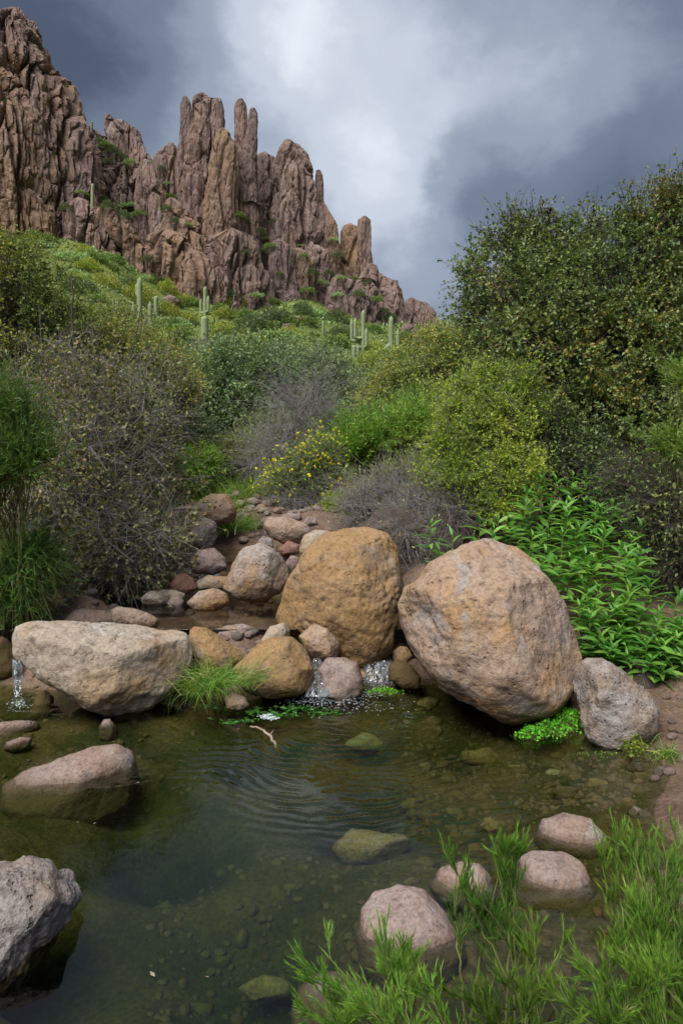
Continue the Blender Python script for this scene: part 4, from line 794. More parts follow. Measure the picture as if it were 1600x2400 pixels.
# ------------------------------------------------------------------ right side
bush('live_oak', 'big dark green oak filling the right side', onground(1420, 1200, 8.6),
     [(1370,760,240,230,8.6,1.4),(1220,650,150,120,8.8,1.0),(1500,640,140,150,8.4,1.0),(1540,860,170,230,8.0,1.1),(1300,900,200,190,8.4,1.2),(1450,1000,190,140,7.8,.9),(1140,730,80,70,9.0,.6),(1580,560,80,100,8.3,.6),(1300,560,70,50,8.8,.5)], 1080, 120, 'oakleaf', 'twigdark', cat='tree',
     tw=(9, .30, 0), lf=(13, .043, .026), tr=.003, nst=10, stem_r=.05, tb=.0, barkparts=('trunk', 'crown'), shell=.62, spread=1.0)
# loose sprays of the oak against the sky
bush('live_oak', 'upper oak boughs standing against the sky at the right edge', onground(1560, 1200, 8.0), [(1545,500,50,60,8.0,.4),(1480,540,50,40,8.1,.4),(1390,545,50,30,8.5,.4),(1250,530,60,30,8.7,.4),(1190,560,60,50,8.8,.4),(1590,470,40,50,7.9,.3),(1105,650,35,25,9.0,.3)], 120, 121, 'oakleaf', 'twigdark', cat='tree', tw=(6, .30, 0), lf=(9, .044, .024), tr=.004, nst=9, stem_r=.045, up=.5, barkparts=('trunk', 'crown'), spread=.9)
bush('scrub_oak', 'pale olive scrub oak left of the big dark oak', onground(1020, 1050, 12.5), [(1040,860,100,90,12.5,1.0),(960,910,90,80,12.8,.9),(1100,810,80,60,12.8,.8),(900,950,70,60,13,.8),(1010,800,60,40,12.8,.6)], 460, 122, 'oliveleaf', 'twig', tw=(9, .30, 0), lf=(11, .050, .028), tr=.0025, tb=.08)
bush('yellow_green_bush', 'bright yellow-green bush in front of the big oak', onground(1130, 1230, 7.3), [(1150,1020,100,110,7.3,.6),(1080,1110,90,70,7.2,.5),(1200,1120,75,90,7.0,.5),(1080,940,60,70,7.6,.5),(1215,940,45,90,7.4,.4),(1040,1030,50,50,7.4,.4),(1140,900,40,50,7.5,.3),(1150,1180,90,40,6.9,.4)], 620, 123, 'limeleaf', 'twig', tw=(9, .20, 0), lf=(12, .031, .018), tr=.0018, nst=10, stem_r=.022, tb=.12)
bush('scrub_oak', 'grey-olive bush between the yellow-green bush and the oak', onground(1290, 1220, 7.6), [(1290,1060,90,90,7.6,.5),(1380,1080,80,70,7.4,.5)], 260, 124, 'oakleaf', 'twigdark', tw=(9, .24, 0), lf=(7, .036, .022), tr=.0026, lvl2=1, tb=-.1)
bush('dead_brush', 'dark tangle of dead twigs at the right edge under the oak', onground(1560, 1330, 6.2), [(1550,1190,90,120,6.2,.5),(1480,1110,70,60,6.6,.4),(1590,1310,60,60,6.0,.3)], 150, 125, 'oakleaf', 'twigdark', tw=(9, .34, 0), lf=(4, .036, .020), tr=.003, nst=9, stem_r=.014, up=-.1, spread=1.0, jit=.3, lvl2=2)
bush('desert_broom', 'small broom poking out at the right edge beside the dead twigs', onground(1590, 1200, 6.2), [(1570,1045,45,30,6.1,.25),(1600,890,30,30,6.1,.2)], 50, 126, 'broom', 'stemgreen', tw=(8, .18, 0), lf=(12, .045, .007), tr=.002, stem_r=.01, up=.5)
bush('small_shrub', 'olive shrub growing over the dark bank rock', onground(960, 1170, 8.4), [(950,1120,80,40,8.4,.4),(870,1150,60,30,8.6,.3)], 120, 127, 'oliveleaf', 'twig', tw=(8, .22, 0), lf=(8, .034, .018), tr=.002, stem_r=.01, up=.2)
bush('small_shrub', 'dark green shrub under the oak beside the lance-leaved plants', onground(1450, 1190, 7.4), [(1430,1140,90,60,7.3,.4),(1520,1160,70,70,7.0,.4)], 170, 128, 'oakleaf', 'twig', tw=(8, .24, 0), lf=(9, .040, .022), tr=.002, stem_r=.012, up=.2)
# bushes further back
back = [(330,800,90,45,26,'oliveleaf'),(430,810,80,40,24,'oliveleaf'),(560,790,80,40,26,'greyleaf'),(500,830,110,45,19,'greyleaf'),(650,800,90,40,27,'oliveleaf'),(760,820,90,40,24,'oliveleaf'),(840,860,90,45,20,'oliveleaf'),(700,830,80,45,20,'greyleaf'),
        (620,830,60,35,22,'greyleaf'),(900,800,70,35,28,'hill2'),(960,800,60,40,18,'oliveleaf'),(820,900,80,50,16,'oliveleaf'),(870,960,70,50,13.5,'greyleaf'),(230,740,80,40,24,'oliveleaf'),(120,720,80,45,22,'hill1'),(60,620,70,45,26,'oliveleaf'),(480,775,60,35,30,'twigonly'),(1000,900,70,60,14,'oliveleaf'),(780,900,70,45,18,'oliveleaf'),(920,870,70,45,17,'oliveleaf'),(860,950,80,55,11.3,'oliveleaf'),(1000,900,70,60,11.6,'limeleaf'),(430,960,90,60,12.5,'greyleaf'),(570,1010,75,45,11.6,'oliveleaf'),(780,950,70,50,12.2,'greyleaf'),(290,900,100,70,9.5,'greyleaf'),(380,850,90,60,10.2,'oliveleaf'),(640,960,80,50,12.6,'hill1')]
bl = ['behind the left scrub oak','above the round grey-green bush on its left','just below the hillside in the centre','right behind the round grey-green bush','below the pinkish hillside block','right of the hillside block','below the branching saguaro group','behind the bare silver shrub','left of the smaller grey-green bush','below the tall right saguaro','at the left flank of the pale olive scrub oak','right of the smaller grey-green bush','above the bright green broom','below the left saguaros','beside the bare snag','at the far left under the cliff','with bare grey twigs below the short saguaro','between scrub oak and bright broom','above the smaller grey-green bush on its right','left of the pale olive scrub oak','just above the bright green broom on its left','behind the bright green broom, yellowish','left of and below the round grey-green bush','behind the yellow-flowered bush on its left','behind the leafless silver-grey shrub','inside the left scrub under the bare snag','between left scrub and the round grey-green bush','low behind the leafless silver-grey shrub']
for k, (x, y, rx, ry, D, lm) in enumerate(back):
    y += 52; ry *= .85
    tw_ = lm == 'twigonly'
    bush('background_bush', ('grey-green' if lm == 'greyleaf' else 'leafless' if tw_ else 'olive-green')+' background bush '+bl[k], onground(x, y+ry*1.4, D), [(x,y,rx,ry,D,rx*D/FPX*.9),(x-rx*.5,y+ry*.5,rx*.6,ry*.7,D*.98,rx*D/FPX*.6),(x+rx*.5,y+ry*.5,rx*.6,ry*.7,D*.98,rx*D/FPX*.6)], 190, 300+k, 'greyleaf' if tw_ else lm, 'twigpale' if tw_ else 'twig',
         tw=(8, .28, 0), lf=(0 if tw_ else 6, .0062*D**.85, .0034*D**.85), tr=.0035, stem_r=.04, group='bushes between the creek and the hillside', up=.25, lvl2=2 if tw_ else 0)

# ------------------------------------------------------------------ lance-leaved green plants on the right bank
def lance_mesh(k, seed):
    rng = np.random.default_rng(seed); n = 6; t = np.linspace(0, 1, n); w = .5*np.sin(np.pi*t**.75)**.9*.24; w[-1] = 0
    z = -.35*t**2*rng.uniform(.3, 1.1); y = t*.97; tw = rng.uniform(-.3, .3)
    L = np.stack([-w, y, z+w*(.35+tw)], 1); R = np.stack([w, y, z+w*(.35-tw)], 1); C = np.stack([0*t, y, z], 1)
    V = np.stack([L, C, R], 1).reshape(-1, 3); F = []
    for i in range(n-1):
        b = i*3; F += [[b, b+1, b+4, b+3], [b+1, b+2, b+5, b+4]]
    return mesh_np('leaf', V, F, M['herb'], True, np.full(len(V), k))
LANCE = [lance_mesh(.15+.75*i/7, i) for i in range(8)]
def leafy_plant(label, foot, top, seed, nl=16, ll=.15, group='lance-leaved plants on the right bank'):
    rng = np.random.default_rng(seed); foot, top = np.array(foot, float), np.array(top, float); h = np.linalg.norm(top-foot)
    S = bezier(foot[None], (foot*.5+top*.5)[None]+rng.normal(size=(1, 3))*.05*h, top[None], 10, rng, .004)
    e = empty('leafy_plant', foot); tag(e, label, 'plant', group)
    V, F = tubes(S, np.array([.006]), np.array([.002]), 5); link('stem', mesh_np('stem', V-foot, F, M['stemgreen']), e)
    for i in range(nl):
        t = 1-(i/nl)*.75; f = t*9; a = int(min(f, 8)); p = S[0, a]*(1-(f-a))+S[0, a+1]*(f-a)
        az = i*2.4+rng.uniform(-.3, .3); el = (.95 if i < 3 else .55-.5*i/nl)+rng.uniform(-.2, .25); s = ll*(.55+.55*min(1, i/4))*rng.uniform(.8, 1.2)
        o = link('leaf', LANCE[rng.integers(8)], e); o.location = p-foot; o.rotation_euler = (el, rng.uniform(-.35, .35), az); o.scale = (s, s, s)
rng = np.random.default_rng(77)
spots = [(1060,1255,5.9,'left of the huge tan boulder, by the dark bank rock'),(1010,1225,6.2,'furthest left, against the dark bank rock'),(1030,1290,5.6,'low behind the left shoulder of the huge tan boulder')]
grid = [(1130,1225),(1190,1215),(1235,1185),(1290,1190),(1335,1165),(1385,1175),(1430,1190),(1475,1185),(1255,1245),(1310,1250),(1365,1240),(1420,1255),(1480,1250),(1500,1300),(1340,1310),(1400,1320),(1460,1330),(1370,1380),(1430,1400),(1390,1450),(1290,1290),(1350,1120),(1270,1130),(1410,1110),(1520,1360),(1580,1400),(1560,1480),(1450,1480),(1500,1440),(1590,1540),(1350,1420),(1420,1440),(1480,1400),(1540,1430),(1600,1450),(1400,1500),(1520,1500),(1470,1530),(1580,1490)]
grid += [(a+rng.uniform(-45, 45), b+rng.uniform(-20, 40)) for a, b in grid]
for k, (x, y) in enumerate(grid):
    spots.append((x+rng.uniform(-10, 10), y+rng.uniform(-10, 10), float(np.interp(y, [1110, 1250, 1350, 1540], [6.6, 5.8, 5.1, 4.65])), None))
for k, (x, y, D, lb) in enumerate(spots):
    tp = P(x, y, D); f = np.array([tp[0]+rng.uniform(-.06, .06), tp[1]+.05, gz(tp[0], tp[1]+.05)]); f[2] = min(f[2], tp[2]-.18); f[2] = max(f[2], tp[2]-.75)
    gy = gz(f[0], f[1]); 
    if gy < f[2]: f[2] = gy
    leafy_plant('bright green lance-leaved plant '+lb if lb else 'bright green lance-leaved plant '+('low on the bank above the craggy grey boulder' if y > 1400 and x < 1480 else 'near the right edge of the bank' if x > 1470 else 'along the top of the thicket under the oak' if y < 1215 else 'just behind the right shoulder of the huge tan boulder' if x < 1360 else 'in the middle of the thicket on the right bank'), f, tp, 500+k, 22 if lb is None else 14, .165 if y < 1400 else .135)
# ------------------------------------------------------------------ grasses and water plants
def at_g(x, y, z=0): return G(x, y, z)
tuft('grass_tuft', 'bright grass tuft hanging over the water beside the pale boulder', P(485, 1615, 4.45), 480, .34, .7, 1, 'grass', .004, .8, (-.1, -.25, 0), foot=.055)
tuft('grass_tuft', 'second clump of the bright grass below the wedge-shaped rock', P(520, 1600, 4.42), 260, .28, .8, 2, 'grass', .0035, .9, (.3, -.3, -.1), foot=.05)
tuft('grass_tuft', 'sparse dry grass sprawling across the orange-stained rock', P(570, 1605, 4.40), 90, .36, .45, 3, 'grass', .003, .55, (1.0, -.1, .25), foot=.04)
tuft('grass_tuft', 'little green sprigs on the pale knob of rock', P(668, 1515, 4.72), 60, .13, .7, 4, 'grass', .003, .7, (.2, -.3, 0), foot=.05)
tuft('grass_tuft', 'fine green grass on the left bank beside the grey leaning rock', onground(545, 1270, 8.0), 520, .42, .6, 5, 'grass', .006, .9, foot=.14)
tuft('grass_tuft', 'bright grass clump above the fine green grass', onground(520, 1225, 8.8), 360, .42, .55, 6, 'grass', .006, .7, foot=.14)
tuft('grass_tuft', 'feathery grass furthest upstream by the orange-topped rock', onground(575, 1175, 9.8), 380, .50, .5, 7, 'broom', .007, .7, foot=.18)
tuft('grass_tuft', 'bright grass left of the orange-topped rock', onground(460, 1140, 10.4), 360, .5, .5, 8, 'broom', .007, .6, foot=.25)
tuft('grass_tuft', 'long arching grass at the right edge among the lance leaves', onground(1530, 1480, 5.0), 380, .55, .8, 9, 'grass', .004, 1.1, (-.1, -.2, 0), foot=.10)
tuft('grass_tuft', 'coarse grass on the right shore above the grey edge stone', onground(1555, 1790, 3.75), 90, .18, .8, 10, 'grass', .006, .9, (-.2, -.2, 0), foot=.06)
tuft('grass_tuft', 'grass leaning over the left bank by the drooping broom', onground(60, 1450, 5.5), 220, .32, .7, 11, 'grass', .004, 1.0, (.1, -.2, 0), foot=.12)
def herb_patch(name, label, spots, n, h, leaf, seed, mat, cat):
    rng = np.random.default_rng(seed); Pn = []
    for x, y, sx, sy, z in spots:
        for _ in range(n): a = rng.normal(size=2)*.6; p = G(x+a[0]*sx, y+a[1]*sy, z); p[2] += rng.random()**.7*h*max(.2, 1-.5*(a[0]**2+a[1]**2)); Pn.append(p)
    Pn = np.array(Pn); d = rng.normal(size=Pn.shape)+np.array([0, 0, .6]); k = rng.uniform(.6, 1.3, len(Pn)); V, F = leaves(rng, Pn, d, leaf*k, leaf*.8*k, .2)
    base = Pn.mean(0); base[2] = Pn[:, 2].min()
    S = np.stack([Pn*np.array([1, 1, 0])+np.array([0, 0, base[2]]), Pn], 1); e = empty(name, base); tag(e, label, cat)
    v, f = tubes(S, np.full(len(S), .0012), np.full(len(S), .0008), 3); link('stems', mesh_np('stems', v-base, f, M['stemgreen']), e)
    link('foliage', mesh_np('foliage', V-base, F, M[mat], True, np.repeat(rng.random(len(Pn)), 4)), e); return e
herb_patch('cress_patch', 'bright green cress growing at the foot of the huge tan boulder', [(1290,1715,38,13,.0),(1330,1690,30,16,.02),(1245,1728,25,6,.0)], 420, .07, .018, 21, 'cress', 'cress')
herb_patch('clover_patch', 'olive clover-like plant under the craggy grey boulder', [(1485,1750,24,26,.03),(1465,1730,18,14,.05)], 330, .09, .022, 22, 'limeleaf', 'plant')
herb_patch('cress_patch', 'small round mat of cress below the right cascade', [(900,1622,30,6,.0)], 330, .025, .013, 23, 'cress', 'cress')
herb_patch('cress_patch', 'thin green sprouts at the waterline below the craggy grey boulder', [(1400,1772,45,6,.0)], 40, .03, .012, 24, 'cress', 'cress')
def algae(label, blobs, seed, n):
    rng = np.random.default_rng(seed); Pn, D = [], []
    for x, y, sx, sy in blobs:
        for _ in range(n): a = rng.normal(size=2)*.6; Pn.append(G(x+a[0]*sx, y+a[1]*sy, 0))
    Pn = np.array(Pn); Pn[:, 2] = pool_z(Pn[:, 0], Pn[:, 1])+.003; d = rng.normal(size=Pn.shape)*np.array([1, .45, .03]); k = rng.uniform(.5, 1.4, len(Pn)); V, F = leaves(rng, Pn, d, .035*k, .012*k, .03); V[:, 2] = np.maximum(V[:, 2], .001)
    o = link('algae', mesh_np('algae', V, F, M['broomdark'], True, np.repeat(rng.random(len(Pn))*.6, 4))); tag(o, label, None, None, 'stuff')
algae('green algae strands floating below the grass tuft and cascade', [(590,1668,50,8),(560,1690,40,5),(660,1675,45,7),(700,1660,40,5),(520,1655,40,6),(760,1672,40,5)], 31, 90)
# driftwood stick
def stick():
    rng = np.random.default_rng(8); a = np.array([G(590, 1700, .01), G(615, 1712, .03), G(635, 1725, .03), G(648, 1755, -.02)])
    t = np.linspace(0, 3, 14); S = np.stack([np.interp(t, range(4), a[:, k]) for k in range(3)], 1)[None]+rng.normal(size=(1, 14, 3))*.004
    B = np.stack([S[0, 8], S[0, 8]+[.02, -.01, .025], S[0, 8]+[.03, -.03, .05]])[None]
    V, F = join([tubes(S, np.array([.006]), np.array([.010]), 6), tubes(B, np.array([.006]), np.array([.003]), 5)])
    o = link('driftwood_stick', mesh_np('driftwood_stick', V-a[1], F, M['wood']), loc=a[1]); tag(o, 'crooked driftwood stick poking out of the water', 'stick')
stick()
# fallen leaves on the water
for k, (x, y) in enumerate([(352,2278),(556,1708),(480,2290),(178,1928),(320,1836),(218,1932)]):
    p = G(x, y, 0); p[2] = float(pool_z(p[:1], p[1:2])[0])+.003
    V, F = leaves(np.random.default_rng(k), np.zeros((1, 3)), np.array([[1., .4*k-1, 0]]), np.array([.035 if k < 1 else .018]), np.array([.014 if k < 1 else .01]), .05); V[:, 2] = np.abs(V[:, 2])*.2
    o = link('fallen_leaf', mesh_np('fallen_leaf', V, F, M['wood'], True), loc=p); tag(o, ['tan fallen leaf floating near the bottom of the pool', 'tiny reddish leaf floating left of the driftwood stick', 'tiny pale leaf floating right of the tan fallen leaf', 'tiny leaf floating above the rugged grey boulder', 'tiny yellow leaf at the tip of the long pinkish slab', 'second tiny leaf floating above the rugged grey boulder'][k], 'leaf', 'leaves floating on the pool')
# ------------------------------------------------------------------ foreground broom, lower right
def broom_clump(name, label, root, tips, seed, mat='broom', dens=26, sub=9):
    """upright wands with side shoots set with needle leaves; tips: (px,py,D)"""
    rng = np.random.default_rng(seed); root = np.array(root, float); T = np.array([P(*t) for t in tips]); n = len(T)
    r0 = root+rng.normal(size=(n, 3))*np.array([.10, .06, 0]); ctl = r0*.45+T*.55; ctl[:, 2] += .05; ctl += rng.normal(size=(n, 3))*.03
    W = bezier(r0, ctl, T, 16, rng, .004)
    s = np.repeat(np.arange(n), sub); i = rng.integers(5, 15, size=len(s)); b = W[s, i]; ax = nrm(W[s, np.minimum(i+1, 15)]-W[s, i])
    SB = polyline(rng, b, ax+nrm(rng.normal(size=(len(s), 3)))*.30+np.array([0, 0, .12]), (.27-.0145*i)*rng.uniform(.5, 1.1, len(s)), 5, .10, .06)
    s2 = np.repeat(np.arange(len(SB)), 3); j = rng.integers(1, 4, size=len(s2)); a2 = nrm(SB[s2, j+1]-SB[s2, j])
    S2 = polyline(rng, SB[s2, j], a2+nrm(rng.normal(size=(len(s2), 3)))*.3, .075*rng.uniform(.6, 1.3, len(s2)), 5, .10, .05)
    V, F = join([tubes(W, np.full(n, .0055), np.full(n, .0012), 5), tubes(SB[:, [0, 2, 5]], np.full(len(SB), .0017), np.full(len(SB), .0007)), tubes(S2[:, [0, 3, 5]], np.full(len(S2), .001), np.full(len(S2), .0005))])
    e = empty(name, root); tag(e, label, 'bush', 'foreground broom shrubs'); link('stems', mesh_np('stems', V-root, F, M['stemgreen']), e)
    SS = np.concatenate([SB, S2, W[:, 10:16]]); k = np.repeat(np.arange(len(SS)), dens); t = rng.random(len(k))*4.99; a = t.astype(int); f = (t-a)[:, None]
    p = SS[k, a]*(1-f)+SS[k, a+1]*f; d = nrm(SS[k, a+1]-SS[k, a])+nrm(rng.normal(size=p.shape))*.27
    sc = rng.uniform(.6, 1.25, len(p)); V, F = needles(rng, p, d, .024*sc, .0018*sc)
    tn = np.clip(.35*rng.random(len(p))+.45*(t/5)+.02+.30*fbm(p*4, 2, seed), 0, 1)
    link('foliage', mesh_np('foliage', V-root, F, M[mat], True, np.repeat(tn, 3)), e); return e
broom_clump('foreground_broom', 'tall feathery broom stem rising in front of the half hidden stone', G(1190, 2430, -.05), [(1190,1990,1.95),(1160,2015,1.97),(1215,2000,1.95),(1070,2025,1.95),(1085,2080,1.93),(1130,2120,1.9),(1200,1965,1.96),(1175,2000,1.95),(1060,2010,1.95)], 41, dens=42, sub=10)
broom_clump('foreground_broom', 'low broom sprays in front of the biggest pinkish stone', G(980, 2560, -.05), [(710,2265,1.85),(760,2230,1.88),(880,2205,1.85),(900,2190,1.83),(940,2220,1.82),(730,2300,1.8),(800,2330,1.78),(980,2250,1.8),(700,2370,1.75),(860,2370,1.75),(1010,2340,1.72),(780,2410,1.7),(930,2290,1.8)], 42, dens=42, sub=10)
broom_clump('foreground_broom', 'dense broom thicket filling the lower right corner', G(1560, 2560, .02), [(1400,1990,2.0),(1440,1975,2.05),(1480,2050,1.95),(1550,1970,2.0),(1590,1960,2.0),(1620,2000,1.95),(1500,2120,1.9),(1570,2100,1.88),(1450,2220,1.8),(1550,2220,1.8),(1620,2190,1.8),(1370,2280,1.78),(1480,2320,1.72),(1580,2330,1.72),(1300,2330,1.72),(1400,2390,1.68),(1520,2410,1.66),(1620,2390,1.66),(1520,2025,2.0)]+[(1430+12*k+9*(k*7 % 5), 2400-((k*137) % 420), 1.6+.35*((k*137) % 420)/420) for k in range(16)], 43, dens=42, sub=12)
broom_clump('foreground_broom', 'broom along the bottom edge between the sprays and the thicket', G(1230, 2560, -.03), [(1100,2340,1.75),(1180,2300,1.75),(1240,2340,1.7),(1150,2420,1.65),(1330,2420,1.62),(1250,2200,1.85),(1020,2320,1.75),(1330,2200,1.85)], 44, dens=42, sub=10)
# ------------------------------------------------------------------ hillside
def terrain_at(px, py, lo=16, hi=128):
    """where the line of sight through a pixel meets the hillside"""
    Y = np.geomspace(lo, hi, 260); r = ray(px, py); X = r[0]/r[1]*Y; Z = CAMH+r[2]/r[1]*Y
    g = ground(X, Y, True); k = np.argmax(g >= Z); k = k if g[k] >= Z[k] else len(Y)-1
    return np.array([X[k], Y[k], g[k]])
def make_shrub(seed, mat, leaf, n=520, flat=.7):
    rng = np.random.default_rng(seed); v = nrm(rng.normal(size=(n, 3))); v[:, 2] = np.abs(v[:, 2])
    lump = 1+.35*fbm(v*2.2+seed, 3, seed); p = v*(lump*(.55+.45*rng.random(n)**.5))[:, None]*np.array([1, 1, flat])
    d = v+rng.normal(size=v.shape)*.7; k = rng.uniform(.6, 1.4, n)
    parts = [leaves(rng, p, d, leaf*k, leaf*.6*k, .2)]; V, F = parts[0]
    tn = np.clip(.2+.5*rng.random(n)+.25*p[:, 2], 0, 1); return mesh_np('hillside_shrub', V, F, M[mat], True, np.repeat(tn, 4))
HS = {'bright green': [make_shrub(s, 'hill1', .15, 1100) for s in (1, 2, 3)], 'yellow-green': [make_shrub(s, 'hill2', .13, 1300, .9) for s in (4, 5, 6)], 'pale silvery': [make_shrub(s, 'hill3', .14, 1000, .5) for s in (7, 8)], 'dark olive': [make_shrub(s, 'hill4', .13, 1200, .9) for s in (9, 10)]}
rng = np.random.default_rng(5); cnt = 0; SAG = [(328,782),(366,740),(276,734),(481,738),(480,800),(624,700),(851,822),(833,850),(916,860),(724,856),(757,786)]
basex = np.array([0, 200, 300, 380, 450, 700, 850, 960, 1060]); basey = np.array([545, 570, 620, 680, 700, 720, 760, 780, 800])
while cnt < 280:
    x = rng.uniform(-60, 1060); y0 = np.interp(x, basex, basey)+6; y = y0+(870-y0)*rng.random()**.9
    p = terrain_at(x, y)
    kind = rng.choice(list(HS), p=[.34, .27, .14, .25]); sc = rng.uniform(.55, 1.6)*(.58+.0078*p[1])
    if any(abs(x-sx) < 24 and sy-70 < y < sy+55 for sx, sy in SAG): continue
    o = link('hillside_shrub', HS[kind][rng.integers(len(HS[kind]))], loc=(p[0], p[1], p[2]-.12*sc)); o.scale = (sc*rng.uniform(.9, 1.4), sc, sc*rng.uniform(.85, 1.35)); o.rotation_euler = (0, 0, rng.uniform(0, 6.3))
    tag(o, kind+' rounded shrub on the slope '+('left of the largest left saguaro' if x < 300 else 'between the left saguaros and the fluted columns' if x < 600 else 'around the pinkish block' if x < 800 else 'by the right-hand saguaros'), 'shrub', kind+' hillside shrubs'); cnt += 1
def cover():
    rng = np.random.default_rng(6); n = 80000; Y = 13*(128/13)**(rng.random(n)**.8); u = rng.uniform(-.60, .30, n); X = u*Y
    p = np.stack([X, Y, ground(X, Y)], 1); h = .10+.004*Y; d = rng.normal(size=(n, 3))*np.array([.8, .8, .3])+np.array([0, 0, .8]); k = rng.uniform(.6, 1.6, n)
    V, F = leaves(rng, p, d, (.05+.0028*Y)*k, (.028+.0017*Y)*k, .2)
    pt = np.clip(.45+.45*fbm(p*.12, 3, 4)+.2*rng.normal(size=n), 0, 1)
    o = link('ground_cover', mesh_np('ground_cover', V, F, M['hill1'], True, np.repeat(pt, 4))); tag(o, 'low spring herbs and grass covering the slope', None, None, 'stuff')
    sel = fbm(p*.10+30, 3, 14) > .28; Vs = V.reshape(-1, 4, 3)[sel]+np.array([0, 0, .08]); m = len(Vs)
    b = np.arange(m)[:, None]*4; F = np.concatenate([b+np.array([0, 1, 2]), b+np.array([0, 2, 3])])
    o = link('ground_cover', mesh_np('ground_cover', Vs.reshape(-1, 3), F, M['hill3'], True, np.repeat(rng.random(m), 4))); tag(o, 'patches of pale silvery-green herbs on the slope', None, None, 'stuff')
cover()
# shrubs rooted on ledges of the cliffs
ledge = [(250,340,14),(265,355,16),(285,370,14),(310,380,16),(235,330,10),(255,380,12),(300,395,10),(190,450,12),(205,462,12),(240,470,16),(255,485,16),(310,480,18),(325,500,14),(160,488,14),(290,505,14),(395,430,10),(400,460,12),(392,490,12),(410,520,12),(440,525,10),(560,505,14),(570,515,12),(610,545,14),(622,560,14),(635,575,12),(612,590,12),(640,520,8),(700,575,10),(712,600,10),(14,240,9),(730,640,14),(750,660,16),(720,680,14),(770,640,12),(790,600,14),(800,650,12),(830,655,14),(860,660,10),(840,690,14),(790,690,14),(880,700,14),(700,720,14),(350,610,16),(335,650,18),(365,655,18),(380,660,16),(545,690,16),(600,690,14),(640,705,14),(915,745,14),(900,730,12),(780,560,9),(655,640,8),(575,590,8),(380,395,8),(355,380,8)]
for k, (x, y, r) in enumerate(ledge):
    h, nn = hit(x, y)
    if h is None: continue
    kind = ['bright green', 'dark olive', 'dark olive', 'pale silvery'][k % 4]; sc = r*h.y/FPX*1.2
    o = link('ledge_shrub', HS[kind][k % len(HS[kind])], loc=(h.x, h.y-.1*sc, h.z-.35*sc)); o.scale = (sc, sc, sc); o.rotation_euler = (0, 0, k*1.7)
    tag(o, kind+' shrub rooted on a ledge or crack of the cliffs', 'shrub', kind+' shrubs on the cliff ledges')
# ------------------------------------------------------------------ saguaros
def sag_mat():
    m, w = new_mat('saguaro_skin'); co = w.n('ShaderNodeTexCoord').outputs['Object']
    t = w.n('ShaderNodeAttribute', attribute_name='tint').outputs['Fac']
    c = w.mix(t, (.17, .22, .115), (.33, .38, .23)); c = w.mix(1.0, c, w.ramp(w.noise(co, 2.5, 4), [(.3, (.8, .8, .75)), (.7, (1.15, 1.15, 1.1))]), 'MULTIPLY')
    finish(w, w.n('ShaderNodeBsdfPrincipled', i={'Base Color': c, 'Roughness': .7, 'Specular IOR Level': .3}).outputs[0]); return m
M['saguaro'] = sag_mat()
def ribbed(name, path, r, parent, org):
    path = np.array(path, float); k = 26; t = np.linspace(0, len(path)-1, k); S = np.stack([np.interp(t, range(len(path)), path[:, j]) for j in range(3)], 1)
    for _ in range(2): S[1:-1] = (S[:-2]+2*S[1:-1]+S[2:])/4
    T = nrm(np.gradient(S, axis=0)); A = nrm(np.cross(T, np.array([0, 1., 0])+0*T)); B = np.cross(T, A); n = 32
    u = np.linspace(0, 1, k); rr = r*np.minimum(np.minimum(.82+u*1.2, 1.0), np.sqrt(np.clip(1-((u-.90)/.10).clip(0, 1)**2, .02, 1)))
    an = np.arange(n)*2*np.pi/n; rib = np.where(np.arange(n) % 2 == 0, 1.0, .80); 
    V = S[:, None]+(rr[:, None]*rib)[..., None]*(np.cos(an)[None, :, None]*A[:, None]+np.sin(an)[None, :, None]*B[:, None])
    i, j = np.meshgrid(np.arange(k-1), np.arange(n), indexing='ij'); j2 = (j+1) % n; F = np.stack([i*n+j, i*n+j2, (i+1)*n+j2, (i+1)*n+j], -1).reshape(-1, 4)
    V = V.reshape(-1, 3); cap = len(V); V = np.concatenate([V, [S[-1]+T[-1]*.02]]); T3 = np.stack([(k-1)*n+np.arange(n), (k-1)*n+(np.arange(n)+1) % n, np.full(n, cap), np.full(n, cap)], 1)
    F = tri(F); F = np.concatenate([F, T3[:, :3]])
    return link(name, mesh_np(name, V-org, F, M['saguaro'], True, np.concatenate([np.tile(rib > .9, k), [True]]).astype(float)), parent)
def saguaro(label, x, ytop, ybase, wpx, arms=(), onrock=False):
    if onrock:
        h, _ = hit(x, ybase); b = np.array([h.x, h.y-.3, h.z-.3]) if h else P(x, ybase, 130)
    else: b = terrain_at(x, ybase)
    D = b[1]; s = D/FPX; r = wpx*s/2*1.25; e = empty('saguaro', b); tag(e, label, 'cactus', 'saguaro cacti on the slope')
    top = P(x, ytop, D); ribbed('trunk', [b-[0, 0, .4], b*.5+top*.5, top], r, e, b)
    for dx, ya, yt, sy in arms:
        j = P(x, ya, D); el = P(x+dx, ya+2, D); tp = P(x+dx, yt, D); off = np.array([0, sy*r, 0])
        ribbed('arm', [j, j*.45+el*.55+off*.6+[0, 0, -.05], el+off+[0, 0, .12], el*.7+tp*.3+off, tp+off], r*.8, e, b)
    return e
saguaro('tall pale saguaro with three arms, largest of the left slope', 328, 650, 782, 10, [(-13,760,714,-1),(22,764,706,1),(-7,690,662,1)])
saguaro('plain short saguaro just right of the largest left one', 366, 694, 740, 8)
saguaro('stub of a saguaro left of the largest left one', 276, 706, 734, 8)
saguaro('three-pronged saguaro in front of the orange lower wall', 481, 672, 738, 7, [(-11,732,700,1),(8,730,694,-1)])
saguaro('thick short saguaro below the three-pronged one', 480, 741, 800, 14)
saguaro('saguaro with raised arms at the foot of the fluted columns', 624, 634, 700, 7, [(-6,668,652,1),(6,672,648,-1)])
